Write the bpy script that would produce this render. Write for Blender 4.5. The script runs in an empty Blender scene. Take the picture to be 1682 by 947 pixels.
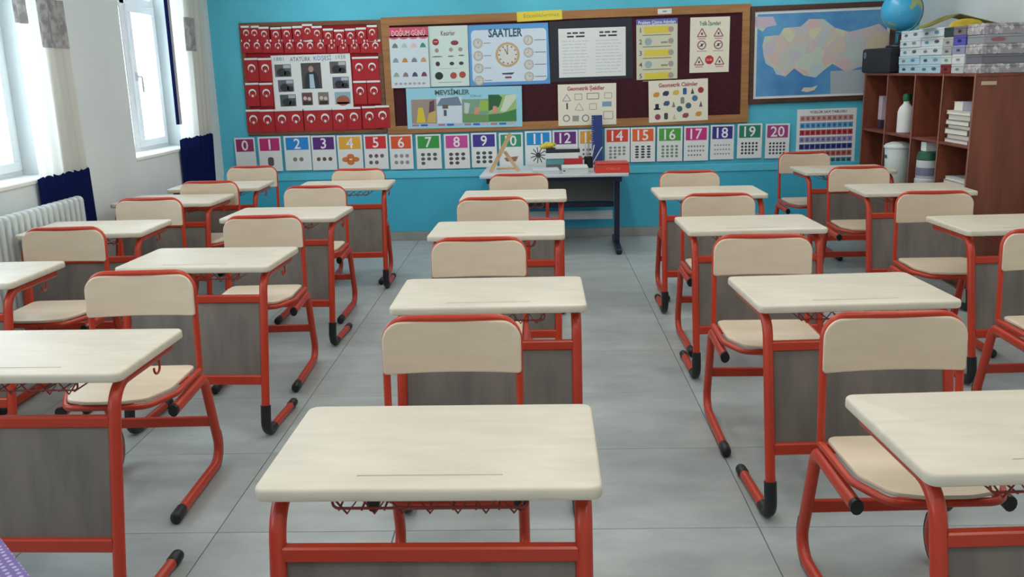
import bpy, bmesh, math, random
from mathutils import Vector, Matrix
random.seed(7)
PI = math.pi
scene = bpy.context.scene
COL = scene.collection

# ------------------------------------------------------------------ camera
F_PX, PITCH, YAW, ROLL, CAM_H = 1464.6, 0.237887, -0.032021, -0.025596, 1.55545
_fwd = Vector((math.sin(YAW)*math.cos(PITCH), math.cos(YAW)*math.cos(PITCH), -math.sin(PITCH)))
_r0 = Vector((math.cos(YAW), -math.sin(YAW), 0.0))
_u0 = _r0.cross(_fwd)
_r = _r0*math.cos(ROLL) + _u0*math.sin(ROLL)
_u = -_r0*math.sin(ROLL) + _u0*math.cos(ROLL)
CAM = Vector((0, 0, CAM_H))
cam_data = bpy.data.cameras.new('camera')
cam_data.sensor_width = 36.0
cam_data.lens = F_PX/1682*36.0
cam_data.clip_start = 0.05
cam_obj = bpy.data.objects.new('camera', cam_data)
COL.objects.link(cam_obj)
_m = Matrix((_r, _u, -_fwd)).transposed().to_4x4()
_m.translation = CAM
cam_obj.matrix_world = _m
scene.camera = cam_obj

def ray(px, py):
    return _fwd*F_PX + _r*(px-841) - _u*(py-473.5)
def onZ(px, py, z):
    d = ray(px, py); return CAM + d*((z-CAM.z)/d.z)
def onY(px, py, y):
    d = ray(px, py); return CAM + d*((y-CAM.y)/d.y)
def onX(px, py, x):
    d = ray(px, py); return CAM + d*((x-CAM.x)/d.x)

# ------------------------------------------------------------------ world, view
world = bpy.data.worlds.new('overcast_sky')
scene.world = world
world.use_nodes = True
bg = world.node_tree.nodes['Background']
bg.inputs[0].default_value = (0.78, 0.90, 1.0, 1)
bg.inputs[1].default_value = 7.5
scene.view_settings.view_transform = 'Standard'
scene.view_settings.look = 'None'
scene.view_settings.gamma = 1.0
scene.view_settings.use_curve_mapping = False
scene.view_settings.exposure = -0.14
scene.cycles.use_denoising = True
scene.cycles.max_bounces = 10
scene.cycles.diffuse_bounces = 7
scene.cycles.transparent_max_bounces = 12

# room: x -3.0 (windows) .. 3.47, y -1.1 .. 8.48, z 0 .. 3.0
XL, XR, YB, YF, ZC = -3.0, 3.47, 8.48, -1.1, 3.0
WIN_Z0, WIN_Z1, REVEAL = 0.975, 2.50, 0.24
WINS = [(-0.26, 0.95), (2.04, 3.25), (4.34, 5.55), (6.64, 7.85)]
for i, (a, b) in enumerate(WINS):          # portals: guide the daylight sampling through each window
    L = bpy.data.lights.new('window_daylight', 'AREA')
    L.shape = 'RECTANGLE'; L.size = b-a; L.size_y = WIN_Z1-WIN_Z0
    L.cycles.is_portal = True
    o = bpy.data.objects.new('window_daylight', L); COL.objects.link(o)
    o.location = (XL-REVEAL-0.06, (a+b)/2, (WIN_Z0+WIN_Z1)/2)
    o.rotation_euler = Vector((-1, 0, 0)).to_track_quat('Z', 'Y').to_euler()
    o.rotation_euler = (PI/2, 0, -PI/2)

# ------------------------------------------------------------------ materials
def lin(c):
    c /= 255.0
    return c/12.92 if c <= 0.04045 else ((c+0.055)/1.055)**2.4
def rgb(r, g, b): return (lin(r), lin(g), lin(b), 1)
MATS = {}
def mat(name, c, rough=0.6, var=0.0, scale=8.0, stretch=(1, 1, 1), bump=0.0, bscale=60.0, metal=0.0, c2=None, spec=0.5):
    if name in MATS: return MATS[name]
    m = bpy.data.materials.new(name); m.use_nodes = True
    nt = m.node_tree; b = nt.nodes['Principled BSDF']
    base = rgb(*c)
    b.inputs['Roughness'].default_value = rough
    b.inputs['Metallic'].default_value = metal
    b.inputs['Specular IOR Level'].default_value = spec
    b.inputs['Base Color'].default_value = base
    if var > 0 or c2 or bump > 0:
        tc = nt.nodes.new('ShaderNodeTexCoord'); mp = nt.nodes.new('ShaderNodeMapping')
        mp.inputs['Scale'].default_value = stretch
        nt.links.new(tc.outputs['Object'], mp.inputs['Vector'])
        if var > 0 or c2:
            nz = nt.nodes.new('ShaderNodeTexNoise'); nz.inputs['Scale'].default_value = scale
            nz.inputs['Detail'].default_value = 5
            nt.links.new(mp.outputs['Vector'], nz.inputs['Vector'])
            cr = nt.nodes.new('ShaderNodeValToRGB')
            lo = rgb(*c2) if c2 else tuple(x*(1-var) for x in base[:3])+(1,)
            hi = base if c2 else tuple(min(1, x*(1+var)) for x in base[:3])+(1,)
            cr.color_ramp.elements[0].position = 0.35; cr.color_ramp.elements[1].position = 0.65
            cr.color_ramp.elements[0].color = lo; cr.color_ramp.elements[1].color = hi
            nt.links.new(nz.outputs['Fac'], cr.inputs['Fac'])
            nt.links.new(cr.outputs['Color'], b.inputs['Base Color'])
        if bump > 0:
            n2 = nt.nodes.new('ShaderNodeTexNoise'); n2.inputs['Scale'].default_value = bscale
            nt.links.new(mp.outputs['Vector'], n2.inputs['Vector'])
            bp = nt.nodes.new('ShaderNodeBump'); bp.inputs['Strength'].default_value = bump
            bp.inputs['Distance'].default_value = 0.004
            nt.links.new(n2.outputs['Fac'], bp.inputs['Height'])
            nt.links.new(bp.outputs['Normal'], b.inputs['Normal'])
    MATS[name] = m
    return m
def flat(c, rough=0.55):          # a print colour
    return mat('print_%d_%d_%d' % c, c, rough)

M_BLUE = mat('wall_paint_cyan', (84, 188, 214), 0.55, var=0.05, scale=2.5, bump=0.12, bscale=90)
M_BLUE2 = mat('wall_paint_deep_cyan', (64, 174, 206), 0.5, var=0.05, scale=2.5, bump=0.1, bscale=90)
M_WHITEWALL = mat('wall_paint_white', (212, 218, 219), 0.7, var=0.03, scale=2, bump=0.12, bscale=90)
M_CEIL = mat('ceiling_paint', (236, 236, 232), 0.8, var=0.02)
M_GROUT = mat('floor_grout', (98, 102, 102), 0.9, var=0.1, scale=20)
M_BASEB = mat('baseboard_tile', (150, 152, 148), 0.4, var=0.08, scale=6)
M_PVC = mat('window_pvc', (232, 236, 240), 0.3)
M_SILL = mat('marble_sill', (232, 232, 228), 0.3, var=0.05, scale=4)
M_TOP = mat('desk_laminate', (212, 203, 186), 0.42, var=0.05, scale=3, stretch=(2, 9, 9), bump=0.06, bscale=160)
M_SEAT = mat('chair_laminate', (216, 198, 174), 0.42, var=0.04, scale=3, stretch=(2, 9, 9), bump=0.06, bscale=160)
M_RED = mat('red_orange_paint', (184, 56, 32), 0.32, var=0.06, scale=3)
M_WIRE = mat('red_brown_wire', (140, 48, 36), 0.35)
M_BLACK = mat('black_plastic', (22, 23, 27), 0.45)
M_PANEL = mat('grey_wood_laminate', (124, 115, 107), 0.5, c2=(104, 97, 91), scale=2.2, stretch=(7, 7, 0.5), bump=0.05)
M_CAB = mat('red_brown_laminate', (134, 72, 50), 0.45, c2=(110, 56, 40), scale=2.5, stretch=(5, 5, 0.6))
M_CABEDGE = mat('cabinet_edging', (150, 98, 80), 0.5, var=0.05)
M_NAVYMET = mat('navy_metal', (24, 30, 58), 0.4, var=0.05)
M_GREYBOARD = mat('grey_board', (92, 94, 96), 0.55, var=0.05)
M_TABLETOP = mat('pale_table_top', (196, 204, 208), 0.4, var=0.04)
M_OAK = mat('oak_frame', (166, 118, 70), 0.5, c2=(146, 100, 58), scale=3, stretch=(1, 6, 12))
M_DKFRAME = mat('dark_brown_frame', (84, 52, 40), 0.5, c2=(64, 40, 32), scale=3, stretch=(2, 6, 12))
M_MIDFRAME = mat('mid_brown_frame', (124, 78, 50), 0.5, c2=(100, 62, 40), scale=3, stretch=(2, 6, 12))
M_FELT = mat('maroon_felt', (62, 18, 30), 0.95, var=0.15, scale=30, bump=0.2, bscale=300)
M_REDFELT = mat('red_felt', (140, 24, 32), 0.95, var=0.1, scale=30, bump=0.2, bscale=300)
M_FLAG = mat('flag_red', (168, 24, 34), 0.7, var=0.05, scale=10)
M_PAPER = mat('white_paper', (222, 226, 226), 0.7)
M_CREAM = mat('cream_paper', (228, 224, 206), 0.7)
M_RAD = mat('radiator_enamel', (206, 214, 214), 0.35, var=0.03)
M_CHROME = mat('handle_metal', (190, 192, 196), 0.3, metal=0.6)

def tile_material():
    m = bpy.data.materials.new('grey_floor_tile'); m.use_nodes = True
    nt = m.node_tree; b = nt.nodes['Principled BSDF']
    tc = nt.nodes.new('ShaderNodeTexCoord'); oi = nt.nodes.new('ShaderNodeObjectInfo')
    add = nt.nodes.new('ShaderNodeVectorMath'); add.operation = 'ADD'
    mul = nt.nodes.new('ShaderNodeVectorMath'); mul.operation = 'MULTIPLY'; mul.inputs[1].default_value = (37, 53, 11)
    comb = nt.nodes.new('ShaderNodeCombineXYZ')
    for k in range(3): nt.links.new(oi.outputs['Random'], comb.inputs[k])
    nt.links.new(comb.outputs[0], mul.inputs[0])
    nt.links.new(tc.outputs['Object'], add.inputs[0]); nt.links.new(mul.outputs[0], add.inputs[1])
    mp = nt.nodes.new('ShaderNodeMapping'); mp.inputs['Scale'].default_value = (1.0, 2.2, 1)
    nt.links.new(add.outputs[0], mp.inputs['Vector'])
    nz = nt.nodes.new('ShaderNodeTexNoise'); nz.inputs['Scale'].default_value = 3.2; nz.inputs['Detail'].default_value = 8
    nz.inputs['Roughness'].default_value = 0.62
    nt.links.new(mp.outputs['Vector'], nz.inputs['Vector'])
    cr = nt.nodes.new('ShaderNodeValToRGB')
    cr.color_ramp.elements[0].position = 0.3; cr.color_ramp.elements[1].position = 0.72
    cr.color_ramp.elements[0].color = rgb(150, 158, 158); cr.color_ramp.elements[1].color = rgb(176, 183, 182)
    nt.links.new(nz.outputs['Fac'], cr.inputs['Fac'])
    nt.links.new(cr.outputs['Color'], b.inputs['Base Color'])
    b.inputs['Roughness'].default_value = 0.38
    b.inputs['Specular IOR Level'].default_value = 0.4
    return m
M_TILE = tile_material()

def glass_material():
    m = bpy.data.materials.new('window_glass'); m.use_nodes = True
    nt = m.node_tree; nt.nodes.remove(nt.nodes['Principled BSDF'])
    out = nt.nodes['Material Output']
    t = nt.nodes.new('ShaderNodeBsdfTransparent'); t.inputs[0].default_value = (0.96, 0.98, 0.98, 1)
    g = nt.nodes.new('ShaderNodeBsdfGlossy'); g.inputs['Roughness'].default_value = 0.02
    mx = nt.nodes.new('ShaderNodeMixShader'); mx.inputs[0].default_value = 0.06
    nt.links.new(t.outputs[0], mx.inputs[1]); nt.links.new(g.outputs[0], mx.inputs[2])
    nt.links.new(mx.outputs[0], out.inputs['Surface'])
    return m
M_GLASS = glass_material()

def cloth_material(name, c, trans=0.35, c2=None, scale=20.0):
    m = bpy.data.materials.new(name); m.use_nodes = True
    nt = m.node_tree; nt.nodes.remove(nt.nodes['Principled BSDF'])
    out = nt.nodes['Material Output']
    d = nt.nodes.new('ShaderNodeBsdfDiffuse'); t = nt.nodes.new('ShaderNodeBsdfTranslucent')
    mx = nt.nodes.new('ShaderNodeMixShader'); mx.inputs[0].default_value = trans
    nt.links.new(d.outputs[0], mx.inputs[1]); nt.links.new(t.outputs[0], mx.inputs[2])
    nt.links.new(mx.outputs[0], out.inputs['Surface'])
    if c2:
        tc = nt.nodes.new('ShaderNodeTexCoord')
        nz = nt.nodes.new('ShaderNodeTexNoise'); nz.inputs['Scale'].default_value = scale; nz.inputs['Detail'].default_value = 3
        nt.links.new(tc.outputs['Object'], nz.inputs['Vector'])
        cr = nt.nodes.new('ShaderNodeValToRGB')
        cr.color_ramp.elements[0].position = 0.42; cr.color_ramp.elements[1].position = 0.58
        cr.color_ramp.elements[0].color = rgb(*c2); cr.color_ramp.elements[1].color = rgb(*c)
        nt.links.new(nz.outputs['Fac'], cr.inputs['Fac'])
        nt.links.new(cr.outputs['Color'], d.inputs[0]); nt.links.new(cr.outputs['Color'], t.inputs[0])
    else:
        d.inputs[0].default_value = rgb(*c); t.inputs[0].default_value = rgb(*c)
    return m
M_CURTAIN = cloth_material('cream_curtain_cloth', (234, 233, 226), 0.55)
M_CURTGREY = cloth_material('grey_floral_cloth', (190, 190, 190), 0.3, c2=(156, 152, 156), scale=16)
M_CURTNAVY = cloth_material('navy_curtain_cloth', (24, 32, 78), 0.12)

def dot_cloth():
    m = bpy.data.materials.new('purple_dotted_cloth'); m.use_nodes = True
    nt = m.node_tree; b = nt.nodes['Principled BSDF']; b.inputs['Roughness'].default_value = 0.85
    tc = nt.nodes.new('ShaderNodeTexCoord')
    v = nt.nodes.new('ShaderNodeTexVoronoi'); v.inputs['Scale'].default_value = 75; v.inputs['Randomness'].default_value = 0.15
    nt.links.new(tc.outputs['Object'], v.inputs['Vector'])
    cr = nt.nodes.new('ShaderNodeValToRGB')
    cr.color_ramp.elements[0].position = 0.22; cr.color_ramp.elements[1].position = 0.34
    cr.color_ramp.elements[0].color = rgb(176, 164, 206); cr.color_ramp.elements[1].color = rgb(112, 98, 156)
    nt.links.new(v.outputs['Distance'], cr.inputs['Fac']); nt.links.new(cr.outputs['Color'], b.inputs['Base Color'])
    return m
M_PURPLE = dot_cloth()

# ------------------------------------------------------------------ mesh helpers
class MB:
    def __init__(s): s.v = []; s.f = []
    def add(s, vs, fs):
        o = len(s.v); s.v += [tuple(p) for p in vs]; s.f += [tuple(i+o for i in f) for f in fs]; return s
    def box(s, x0, x1, y0, y1, z0, z1):
        vs = [(x0,y0,z0),(x1,y0,z0),(x1,y1,z0),(x0,y1,z0),(x0,y0,z1),(x1,y0,z1),(x1,y1,z1),(x0,y1,z1)]
        return s.add(vs, [(0,3,2,1),(4,5,6,7),(0,1,5,4),(1,2,6,5),(2,3,7,6),(3,0,4,7)])
    def bbox(s, x0, x1, y0, y1, z0, z1, b=0.004):      # box with chamfered edges
        b = min(b, (x1-x0)*.45, (y1-y0)*.45, (z1-z0)*.45)
        loops = []
        def rect(e, z): return [(x0+e,y0+e,z),(x1-e,y0+e,z),(x1-e,y1-e,z),(x0+e,y1-e,z)]
        return s.loops([rect(b, z0), rect(0, z0+b), rect(0, z1-b), rect(b, z1)])
    def loops(s, rings, close=True, caps=True):
        n = len(rings[0]); vs = [p for r in rings for p in r]; fs = []
        for i in range(len(rings)-1):
            for j in range(n if close else n-1):
                k = (j+1) % n
                fs.append((i*n+j, i*n+k, (i+1)*n+k, (i+1)*n+j))
        if caps:
            fs.append(tuple(reversed(range(n)))); fs.append(tuple(range((len(rings)-1)*n, len(rings)*n)))
        return s.add(vs, fs)
    def tube(s, path, ra, rb=None, side=(1, 0, 0), n=12, dome=False):
        # sweep an ellipse (ra along `side`, rb across) along a path
        rb = rb or ra; P = [Vector(p) for p in path]; rings = []; sd = Vector(side).normalized()
        for i, p in enumerate(P):
            t = (P[min(i+1, len(P)-1)]-P[max(i-1, 0)]).normalized()
            a = (sd - t*sd.dot(t)).normalized(); b = t.cross(a)
            sd = a
            rings.append([p + a*(ra*math.cos(2*PI*k/n)) + b*(rb*math.sin(2*PI*k/n)) for k in range(n)])
        if dome:
            for end, sg in ((0, -1), (-1, 1)):
                c = P[end]; t = (P[end]-P[1 if end == 0 else -2]).normalized()
                r0 = rings[end]; extra = []
                for e, q in ((0.35, 0.9), (0.6, 0.6), (0.7, 0.3)):
                    extra.append([c + (v-c)*q + t*min(ra, rb)*e for v in r0])
                rings = list(reversed(extra))+rings if end == 0 else rings+extra
        return s.loops(rings)
    def lathe(s, prof, n=24, c=(0, 0, 0)):
        rings = [[(c[0]+r*math.cos(2*PI*k/n), c[1]+r*math.sin(2*PI*k/n), c[2]+z) for k in range(n)] for r, z in prof]
        return s.loops(rings)
    def plate(s, outline, z0, z1, b=0.004, seg=2):
        # outline: list of (x, y) ccw; rounded rim
        n = len(outline); O = [Vector((x, y)) for x, y in outline]; N = []
        for i in range(n):
            e1 = (O[i]-O[i-1]); e2 = (O[(i+1) % n]-O[i])
            n1 = Vector((e1.y, -e1.x)).normalized(); n2 = Vector((e2.y, -e2.x)).normalized()
            m = (n1+n2); m = m.normalized() if m.length > 1e-6 else n1
            N.append(m)
        rings = []
        for k in range(seg+1):
            a = PI/2*k/seg
            rings.append([(O[i].x-N[i].x*b*(1-math.sin(a)), O[i].y-N[i].y*b*(1-math.sin(a)), z0+b*(1-math.cos(a))) for i in range(n)])
        for k in range(seg+1):
            a = PI/2*k/seg
            rings.append([(O[i].x-N[i].x*b*(1-math.cos(a)), O[i].y-N[i].y*b*(1-math.cos(a)), z1-b*(1-math.sin(a))) for i in range(n)])
        return s.loops(rings)
    def xf(s, M):
        s.v = [tuple(M @ Vector(p)) for p in s.v]; return s
    def mesh(s, name, m, smooth=True, ang=38):
        me = bpy.data.meshes.new(name); me.from_pydata(s.v, [], s.f); me.update()
        if m: me.materials.append(m)
        if smooth:
            me.polygons.foreach_set('use_smooth', [True]*len(me.polygons))
            me.set_sharp_from_angle(angle=math.radians(ang))
        return me
    def build(s, name, m, parent=None, loc=None, smooth=True):
        return link(name, s.mesh(name, m, smooth), parent, loc)

def link(name, me, parent=None, loc=None):
    o = bpy.data.objects.new(name, me); COL.objects.link(o)
    if parent: o.parent = parent
    if loc: o.location = loc
    return o
def tag(o, label=None, cat=None, group=None, kind=None):
    if label: o['label'] = label
    if cat: o['category'] = cat
    if group: o['group'] = group
    if kind: o['kind'] = kind
    return o
def empty(name, loc=(0, 0, 0), rz=0.0):
    o = bpy.data.objects.new(name, None); COL.objects.link(o)
    o.location = loc; o.rotation_euler = (0, 0, rz); o.empty_display_size = 0.1
    return o
def copy_tree(o, parent=None):
    c = o.copy(); COL.objects.link(c); c.parent = parent
    for ch in list(o.children): copy_tree(ch, c)
    return c
def rrect(w, h, r, seg=6, cx=0, cy=0):
    out = []
    for sx, sy, a0 in ((1, -1, -PI/2), (1, 1, 0), (-1, 1, PI/2), (-1, -1, PI)):
        for k in range(seg+1):
            a = a0 + PI/2*k/seg
            out.append((cx+sx*(w/2-r)+r*math.cos(a), cy+sy*(h/2-r)+r*math.sin(a)))
    return out
def fillet(pts, radii, seg=7):
    P = [Vector(p) for p in pts]; out = [P[0]]
    for i in range(1, len(P)-1):
        r = radii[i-1]; a = (P[i-1]-P[i]).normalized(); b = (P[i+1]-P[i]).normalized()
        ang = a.angle(b); t = r/math.tan(ang/2)
        p0 = P[i]+a*t; p1 = P[i]+b*t
        c = P[i]+(a+b).normalized()*(r/math.sin(ang/2))
        v0 = p0-c; v1 = p1-c; th = v0.angle(v1)
        for k in range(seg+1):
            q = k/seg
            out.append(c + (v0*math.sin((1-q)*th)+v1*math.sin(q*th))/math.sin(th))
    out.append(P[-1]); return out
def yz(x, pts): return [(x, y, z) for y, z in pts]
_txt = {}
def text_mesh(s, size, m, wfit=None, bold=0.0):
    cu = bpy.data.curves.new('lettering', 'FONT'); cu.body = s; cu.size = size
    cu.align_x = 'CENTER'; cu.align_y = 'CENTER'; cu.resolution_u = 2; cu.offset = bold
    o = bpy.data.objects.new('lettering', cu); COL.objects.link(o)
    dg = bpy.context.evaluated_depsgraph_get(); dg.update()
    me = bpy.data.meshes.new_from_object(o.evaluated_get(dg))
    bpy.data.objects.remove(o); bpy.data.curves.remove(cu)
    xs = [v.co.x for v in me.vertices] or [0]
    ys = [v.co.y for v in me.vertices] or [0]
    k = 1.0
    if wfit and max(xs)-min(xs) > 0: k = wfit/(max(xs)-min(xs))
    cx = (max(xs)+min(xs))/2; cy = (max(ys)+min(ys))/2
    for v in me.vertices: v.co = Vector(((v.co.x-cx)*k, 0, v.co.y-cy))
    me.name = 'lettering'; me.materials.clear(); me.materials.append(m)
    return me

# flat prints on wall sheets: local x right, z up, -y towards the room
class PR:
    def __init__(s): s.mb = MB()
    def poly(s, pts, d): s.mb.add([(x, -d, z) for x, z in pts], [tuple(range(len(pts)))]); return s
    def rect(s, cx, cz, w, h, d): return s.poly([(cx-w/2,cz-h/2),(cx+w/2,cz-h/2),(cx+w/2,cz+h/2),(cx-w/2,cz+h/2)], d)
    def disc(s, cx, cz, r, d, n=16, ry=None):
        ry = ry or r
        return s.poly([(cx+r*math.cos(2*PI*k/n), cz+ry*math.sin(2*PI*k/n)) for k in range(n)], d)
    def ring(s, cx, cz, r0, r1, d, n=20, a0=0, a1=2*PI):
        for k in range(n):
            p, q = a0+(a1-a0)*k/n, a0+(a1-a0)*(k+1)/n
            s.poly([(cx+r0*math.cos(p),cz+r0*math.sin(p)),(cx+r1*math.cos(p),cz+r1*math.sin(p)),
                    (cx+r1*math.cos(q),cz+r1*math.sin(q)),(cx+r0*math.cos(q),cz+r0*math.sin(q))], d)
        return s
    def line(s, x0, z0, x1, z1, w, d):
        v = Vector((x1-x0, z1-z0)); v = Vector((-v.y, v.x)).normalized()*(w/2)
        return s.poly([(x0-v.x,z0-v.y),(x1-v.x,z1-v.y),(x1+v.x,z1+v.y),(x0+v.x,z0+v.y)], d)
    def outline(s, pts, w, d):
        for i in range(len(pts)):
            a, b = pts[i], pts[(i+1) % len(pts)]; s.line(a[0], a[1], b[0], b[1], w, d)
        return s
    def star(s, cx, cz, r, d, rot=0.0):
        pts = []
        for k in range(10):
            a = PI/2+rot+PI*k/5; q = r if k % 2 == 0 else r*0.382
            pts.append((cx+q*math.cos(a), cz+q*math.sin(a)))
        c = (cx, cz)
        for k in range(10): s.poly([c, pts[k], pts[(k+1) % 10]], d)
        return s
    def build(s, name, c, parent): return s.mb.build(name, flat(c) if isinstance(c, tuple) else c, parent, smooth=False)

def sheet_frame(q, y):
    # pixel corners TL, TR, BR, BL on the plane y -> centre, width, height, tilt
    P = [onY(px, py, y) for px, py in q]
    c = (P[0]+P[1]+P[2]+P[3])/4
    w = ((P[1]-P[0]).length+(P[2]-P[3]).length)/2; h = ((P[0]-P[3]).length+(P[1]-P[2]).length)/2
    d = (P[1]-P[0]).normalized()+(P[2]-P[3]).normalized()
    return c, w, h, math.atan2(d.z, d.x)
def sheet(name, q, y, m, label, cat, group=None, t=0.0015):
    # a sheet whose back touches plane y
    c, w, h, a = sheet_frame(q, y)
    o = MB().box(-w/2, w/2, -t, 0, -h/2, h/2).build(name, m, None, smooth=False)
    o.location = (c.x, y, c.z); o.rotation_euler = (0, -a, 0)
    tag(o, label, cat, group)
    return o, w, h
def letter(parent, s, size, c, x, z, d, wfit=None, bold=0.0, name='lettering'):
    o = link(name, text_mesh(s, size, flat(c), wfit, bold), parent); o.location = (x, -d, z); return o

# ================================================================== room shell
def struct(name, mb, m, smooth=False):
    return tag(mb.build(name, m, smooth=smooth), kind='structure')
fl = struct('floor', MB().box(XL-.3, XR+.1, YF-.1, YB+.1, -0.12, -0.004), M_GROUT)
TX, TY, X0J, Y0J, G = 0.6345, 0.675, -1.158, 2.833, 0.003
tile_me = MB().bbox(-TX/2+G/2, TX/2-G/2, -TY/2+G/2, TY/2-G/2, -0.004, 0.0, 0.0012).mesh('tile', M_TILE, False)
for i in range(-3, 8):
    for j in range(-6, 9):
        x0 = X0J+i*TX; y0 = Y0J+j*TY
        if x0+TX <= XL+0.01 or x0 >= XR-0.01 or y0+TY <= YF or y0 >= YB-0.01: continue
        if x0 >= XL-0.001 and x0+TX <= XR and y0+TY <= YB:
            me = tile_me; loc = (x0+TX/2, y0+TY/2, 0)
        else:
            a0, a1, b0, b1 = max(x0, XL), min(x0+TX, XR), max(y0, YF), min(y0+TY, YB)
            cx, cy = (a0+a1)/2, (b0+b1)/2
            me = MB().bbox(a0-cx+G/2, a1-cx-G/2, b0-cy+G/2, b1-cy-G/2, -0.004, 0.0, 0.0012).mesh('tile', M_TILE, False); loc = (cx, cy, 0)
        link('tile', me, fl, loc)
struct('ceiling', MB().box(XL-.3, XR+.1, YF-.1, YB+.1, ZC, ZC+.1), M_CEIL)
ZR = 0.598      # top line of the painted dado
struct('wall_back', MB().box(XL-.3, XR+.1, YB, YB+.12, 0, ZC), M_BLUE)
struct('wall_front', MB().box(XL-.3, XR+.1, YF-.1, YF, 0, ZC), M_WHITEWALL)
struct('wall_right', MB().box(XR, XR+.1, YF, YB, 0, ZC), M_WHITEWALL)
wl = MB(); xw = XL-REVEAL-0.12
prev = YF
for a, b in WINS:
    wl.box(xw, XL, prev, a, 0, ZC); wl.box(xw, XL, a, b, 0, WIN_Z0); wl.box(xw, XL, a, b, WIN_Z1, ZC); prev = b
wl.box(xw, XL, prev, YB, 0, ZC)
struct('wall_left', wl, M_WHITEWALL)
struct('trim_1', MB().bbox(XL+.001, XR-.001, YB-.012, YB-.0002, 0.085, ZR, .002), M_BLUE2)       # painted dado board
struct('trim_2', MB().bbox(XL+.001, XR-.001, YB-.022, YB-.0002, ZR+.0005, ZR+.07, .004), M_BLUE)     # painted rail
struct('baseboard_back', MB().bbox(XL+.001, XR-.001, YB-.016, YB-.0002, 0.001, .084, .002), M_BASEB)
struct('baseboard_right', MB().bbox(XR-.014, XR-.0002, YF+.001, YB-.02, 0.001, .084, .002), M_BASEB)
struct('baseboard_left', MB().bbox(XL+.0002, XL+.014, YF+.001, YB-.02, 0.001, .084, .002), M_BASEB)
struct('baseboard_front', MB().bbox(XL+.02, XR-.02, YF+.0002, YF+.014, 0.001, .084, .002), M_BASEB)

def make_window(i, a, b):
    w = tag(empty('window_%d' % i, (XL-REVEAL, (a+b)/2, WIN_Z0)), kind='structure')
    W = b-a-0.004; H = WIN_Z1-WIN_Z0-0.004; f = 0.055; t = 0.06
    fr = MB()
    def rectframe(mb, y0, y1, z0, z1, f, x0, x1):
        mb.bbox(x0, x1, y0, y1, z0, z0+f, .004); mb.bbox(x0, x1, y0, y1, z1-f, z1, .004)
        mb.bbox(x0, x1, y0, y0+f, z0+f, z1-f, .004); mb.bbox(x0, x1, y1-f, y1, z0+f, z1-f, .004)
    zt = 1.18
    rectframe(fr, -W/2, W/2, 0.002, H, f, -t, 0)
    fr.bbox(-t, 0, -.035, .035, f, H-f, .004); fr.bbox(-t, 0, -W/2+f, W/2-f, zt, zt+.06, .004)
    fr.build('window_frame', M_PVC, w)
    for sgn in (-1, 1):
        y0, y1 = (.036, W/2-f-.001) if sgn > 0 else (-W/2+f+.001, -.036)
        sash = MB(); sf = 0.06 if sgn > 0 else 0.02
        rectframe(sash, y0, y1, f+.001, zt-.001, sf, -.045, .02 if sgn > 0 else -.005)
        so = sash.build('sash', M_PVC, w)
        MB().box(-.025, -.019, y0+sf, y1-sf, f+sf, zt-sf).build('pane', M_GLASS, so, smooth=False)
        ya, yb = (.036, W/2-f) if sgn > 0 else (-W/2+f, -.036)
        MB().box(-.03, -.024, ya, yb, zt+.06, H-f).build('pane', M_GLASS, w, smooth=False)
        if sgn > 0:
            h = MB(); hz = .62; hy = y0+.03
            h.bbox(.02, .03, hy-.014, hy+.014, hz-.035, hz+.035, .003)
            h.tube(fillet([(.03, hy, hz), (.065, hy, hz), (.065, hy+.002, hz-.125)], [.015]), .009, .009, side=(0, 1, 0), n=8)
            h.build('window_handle', M_CHROME, so)
    MB().bbox(.001, REVEAL+.008, -W/2+.0, W/2-.0, -.001, .028, .006).build('window_sill', M_SILL, w)
    return w
for i, (a, b) in enumerate(WINS): make_window(i+1, a, b)

# ================================================================== school desks
DW, DD, DZ = 0.70, 0.462, 0.76
def desk_top_mesh():
    out = rrect(DW, DD, 0.028, 6)
    slot = rrect(0.30, 0.008, 0.0035, 4, 0, -DD/2+0.062)
    mb = MB(); t = 0.028; b = 0.008; n = len(out)
    O = [Vector(p) for p in out]; N = []
    for i in range(n):
        e1 = O[i]-O[i-1]; e2 = O[(i+1) % n]-O[i]
        N.append((Vector((e1.y, -e1.x)).normalized()+Vector((e2.y, -e2.x)).normalized()).normalized())
    rings = []
    for z, ins in ((DZ-t, .005), (DZ-t+.002, .0015), (DZ-t+.006, 0), (DZ-b, 0), (DZ-b*.45, b*.18), (DZ-b*.12, b*.5), (DZ, b)):
        rings.append([(O[i].x-N[i].x*ins, O[i].y-N[i].y*ins, z) for i in range(n)])
    mb.loops(rings, caps=False)
    mb.f.append(tuple(reversed(range(n))))
    me = mb.mesh('desk_top', M_TOP)
    bm = bmesh.new(); bm.from_mesh(me); bm.verts.ensure_lookup_table()
    top = [bm.verts[(len(rings)-1)*n+i] for i in range(n)]
    s1 = [bm.verts.new((x, y, DZ)) for x, y in slot]; s2 = [bm.verts.new((x, y, DZ-.0016)) for x, y in slot]
    m = len(slot); edges = []
    for i in range(n): edges.append(bm.edges.get((top[i], top[(i+1) % n])))
    for i in range(m): edges.append(bm.edges.new((s1[i], s1[(i+1) % m])))
    bmesh.ops.triangle_fill(bm, edges=edges, use_beauty=True)
    for i in range(m):
        k = (i+1) % m; bm.faces.new((s1[i], s1[k], s2[k], s2[i]))
    bm.faces.new(s2)
    bmesh.ops.recalc_face_normals(bm, faces=bm.faces[:])
    bm.to_mesh(me); bm.free()
    me.polygons.foreach_set('use_smooth', [True]*len(me.polygons)); me.set_sharp_from_angle(angle=math.radians(38))
    return me

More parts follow.
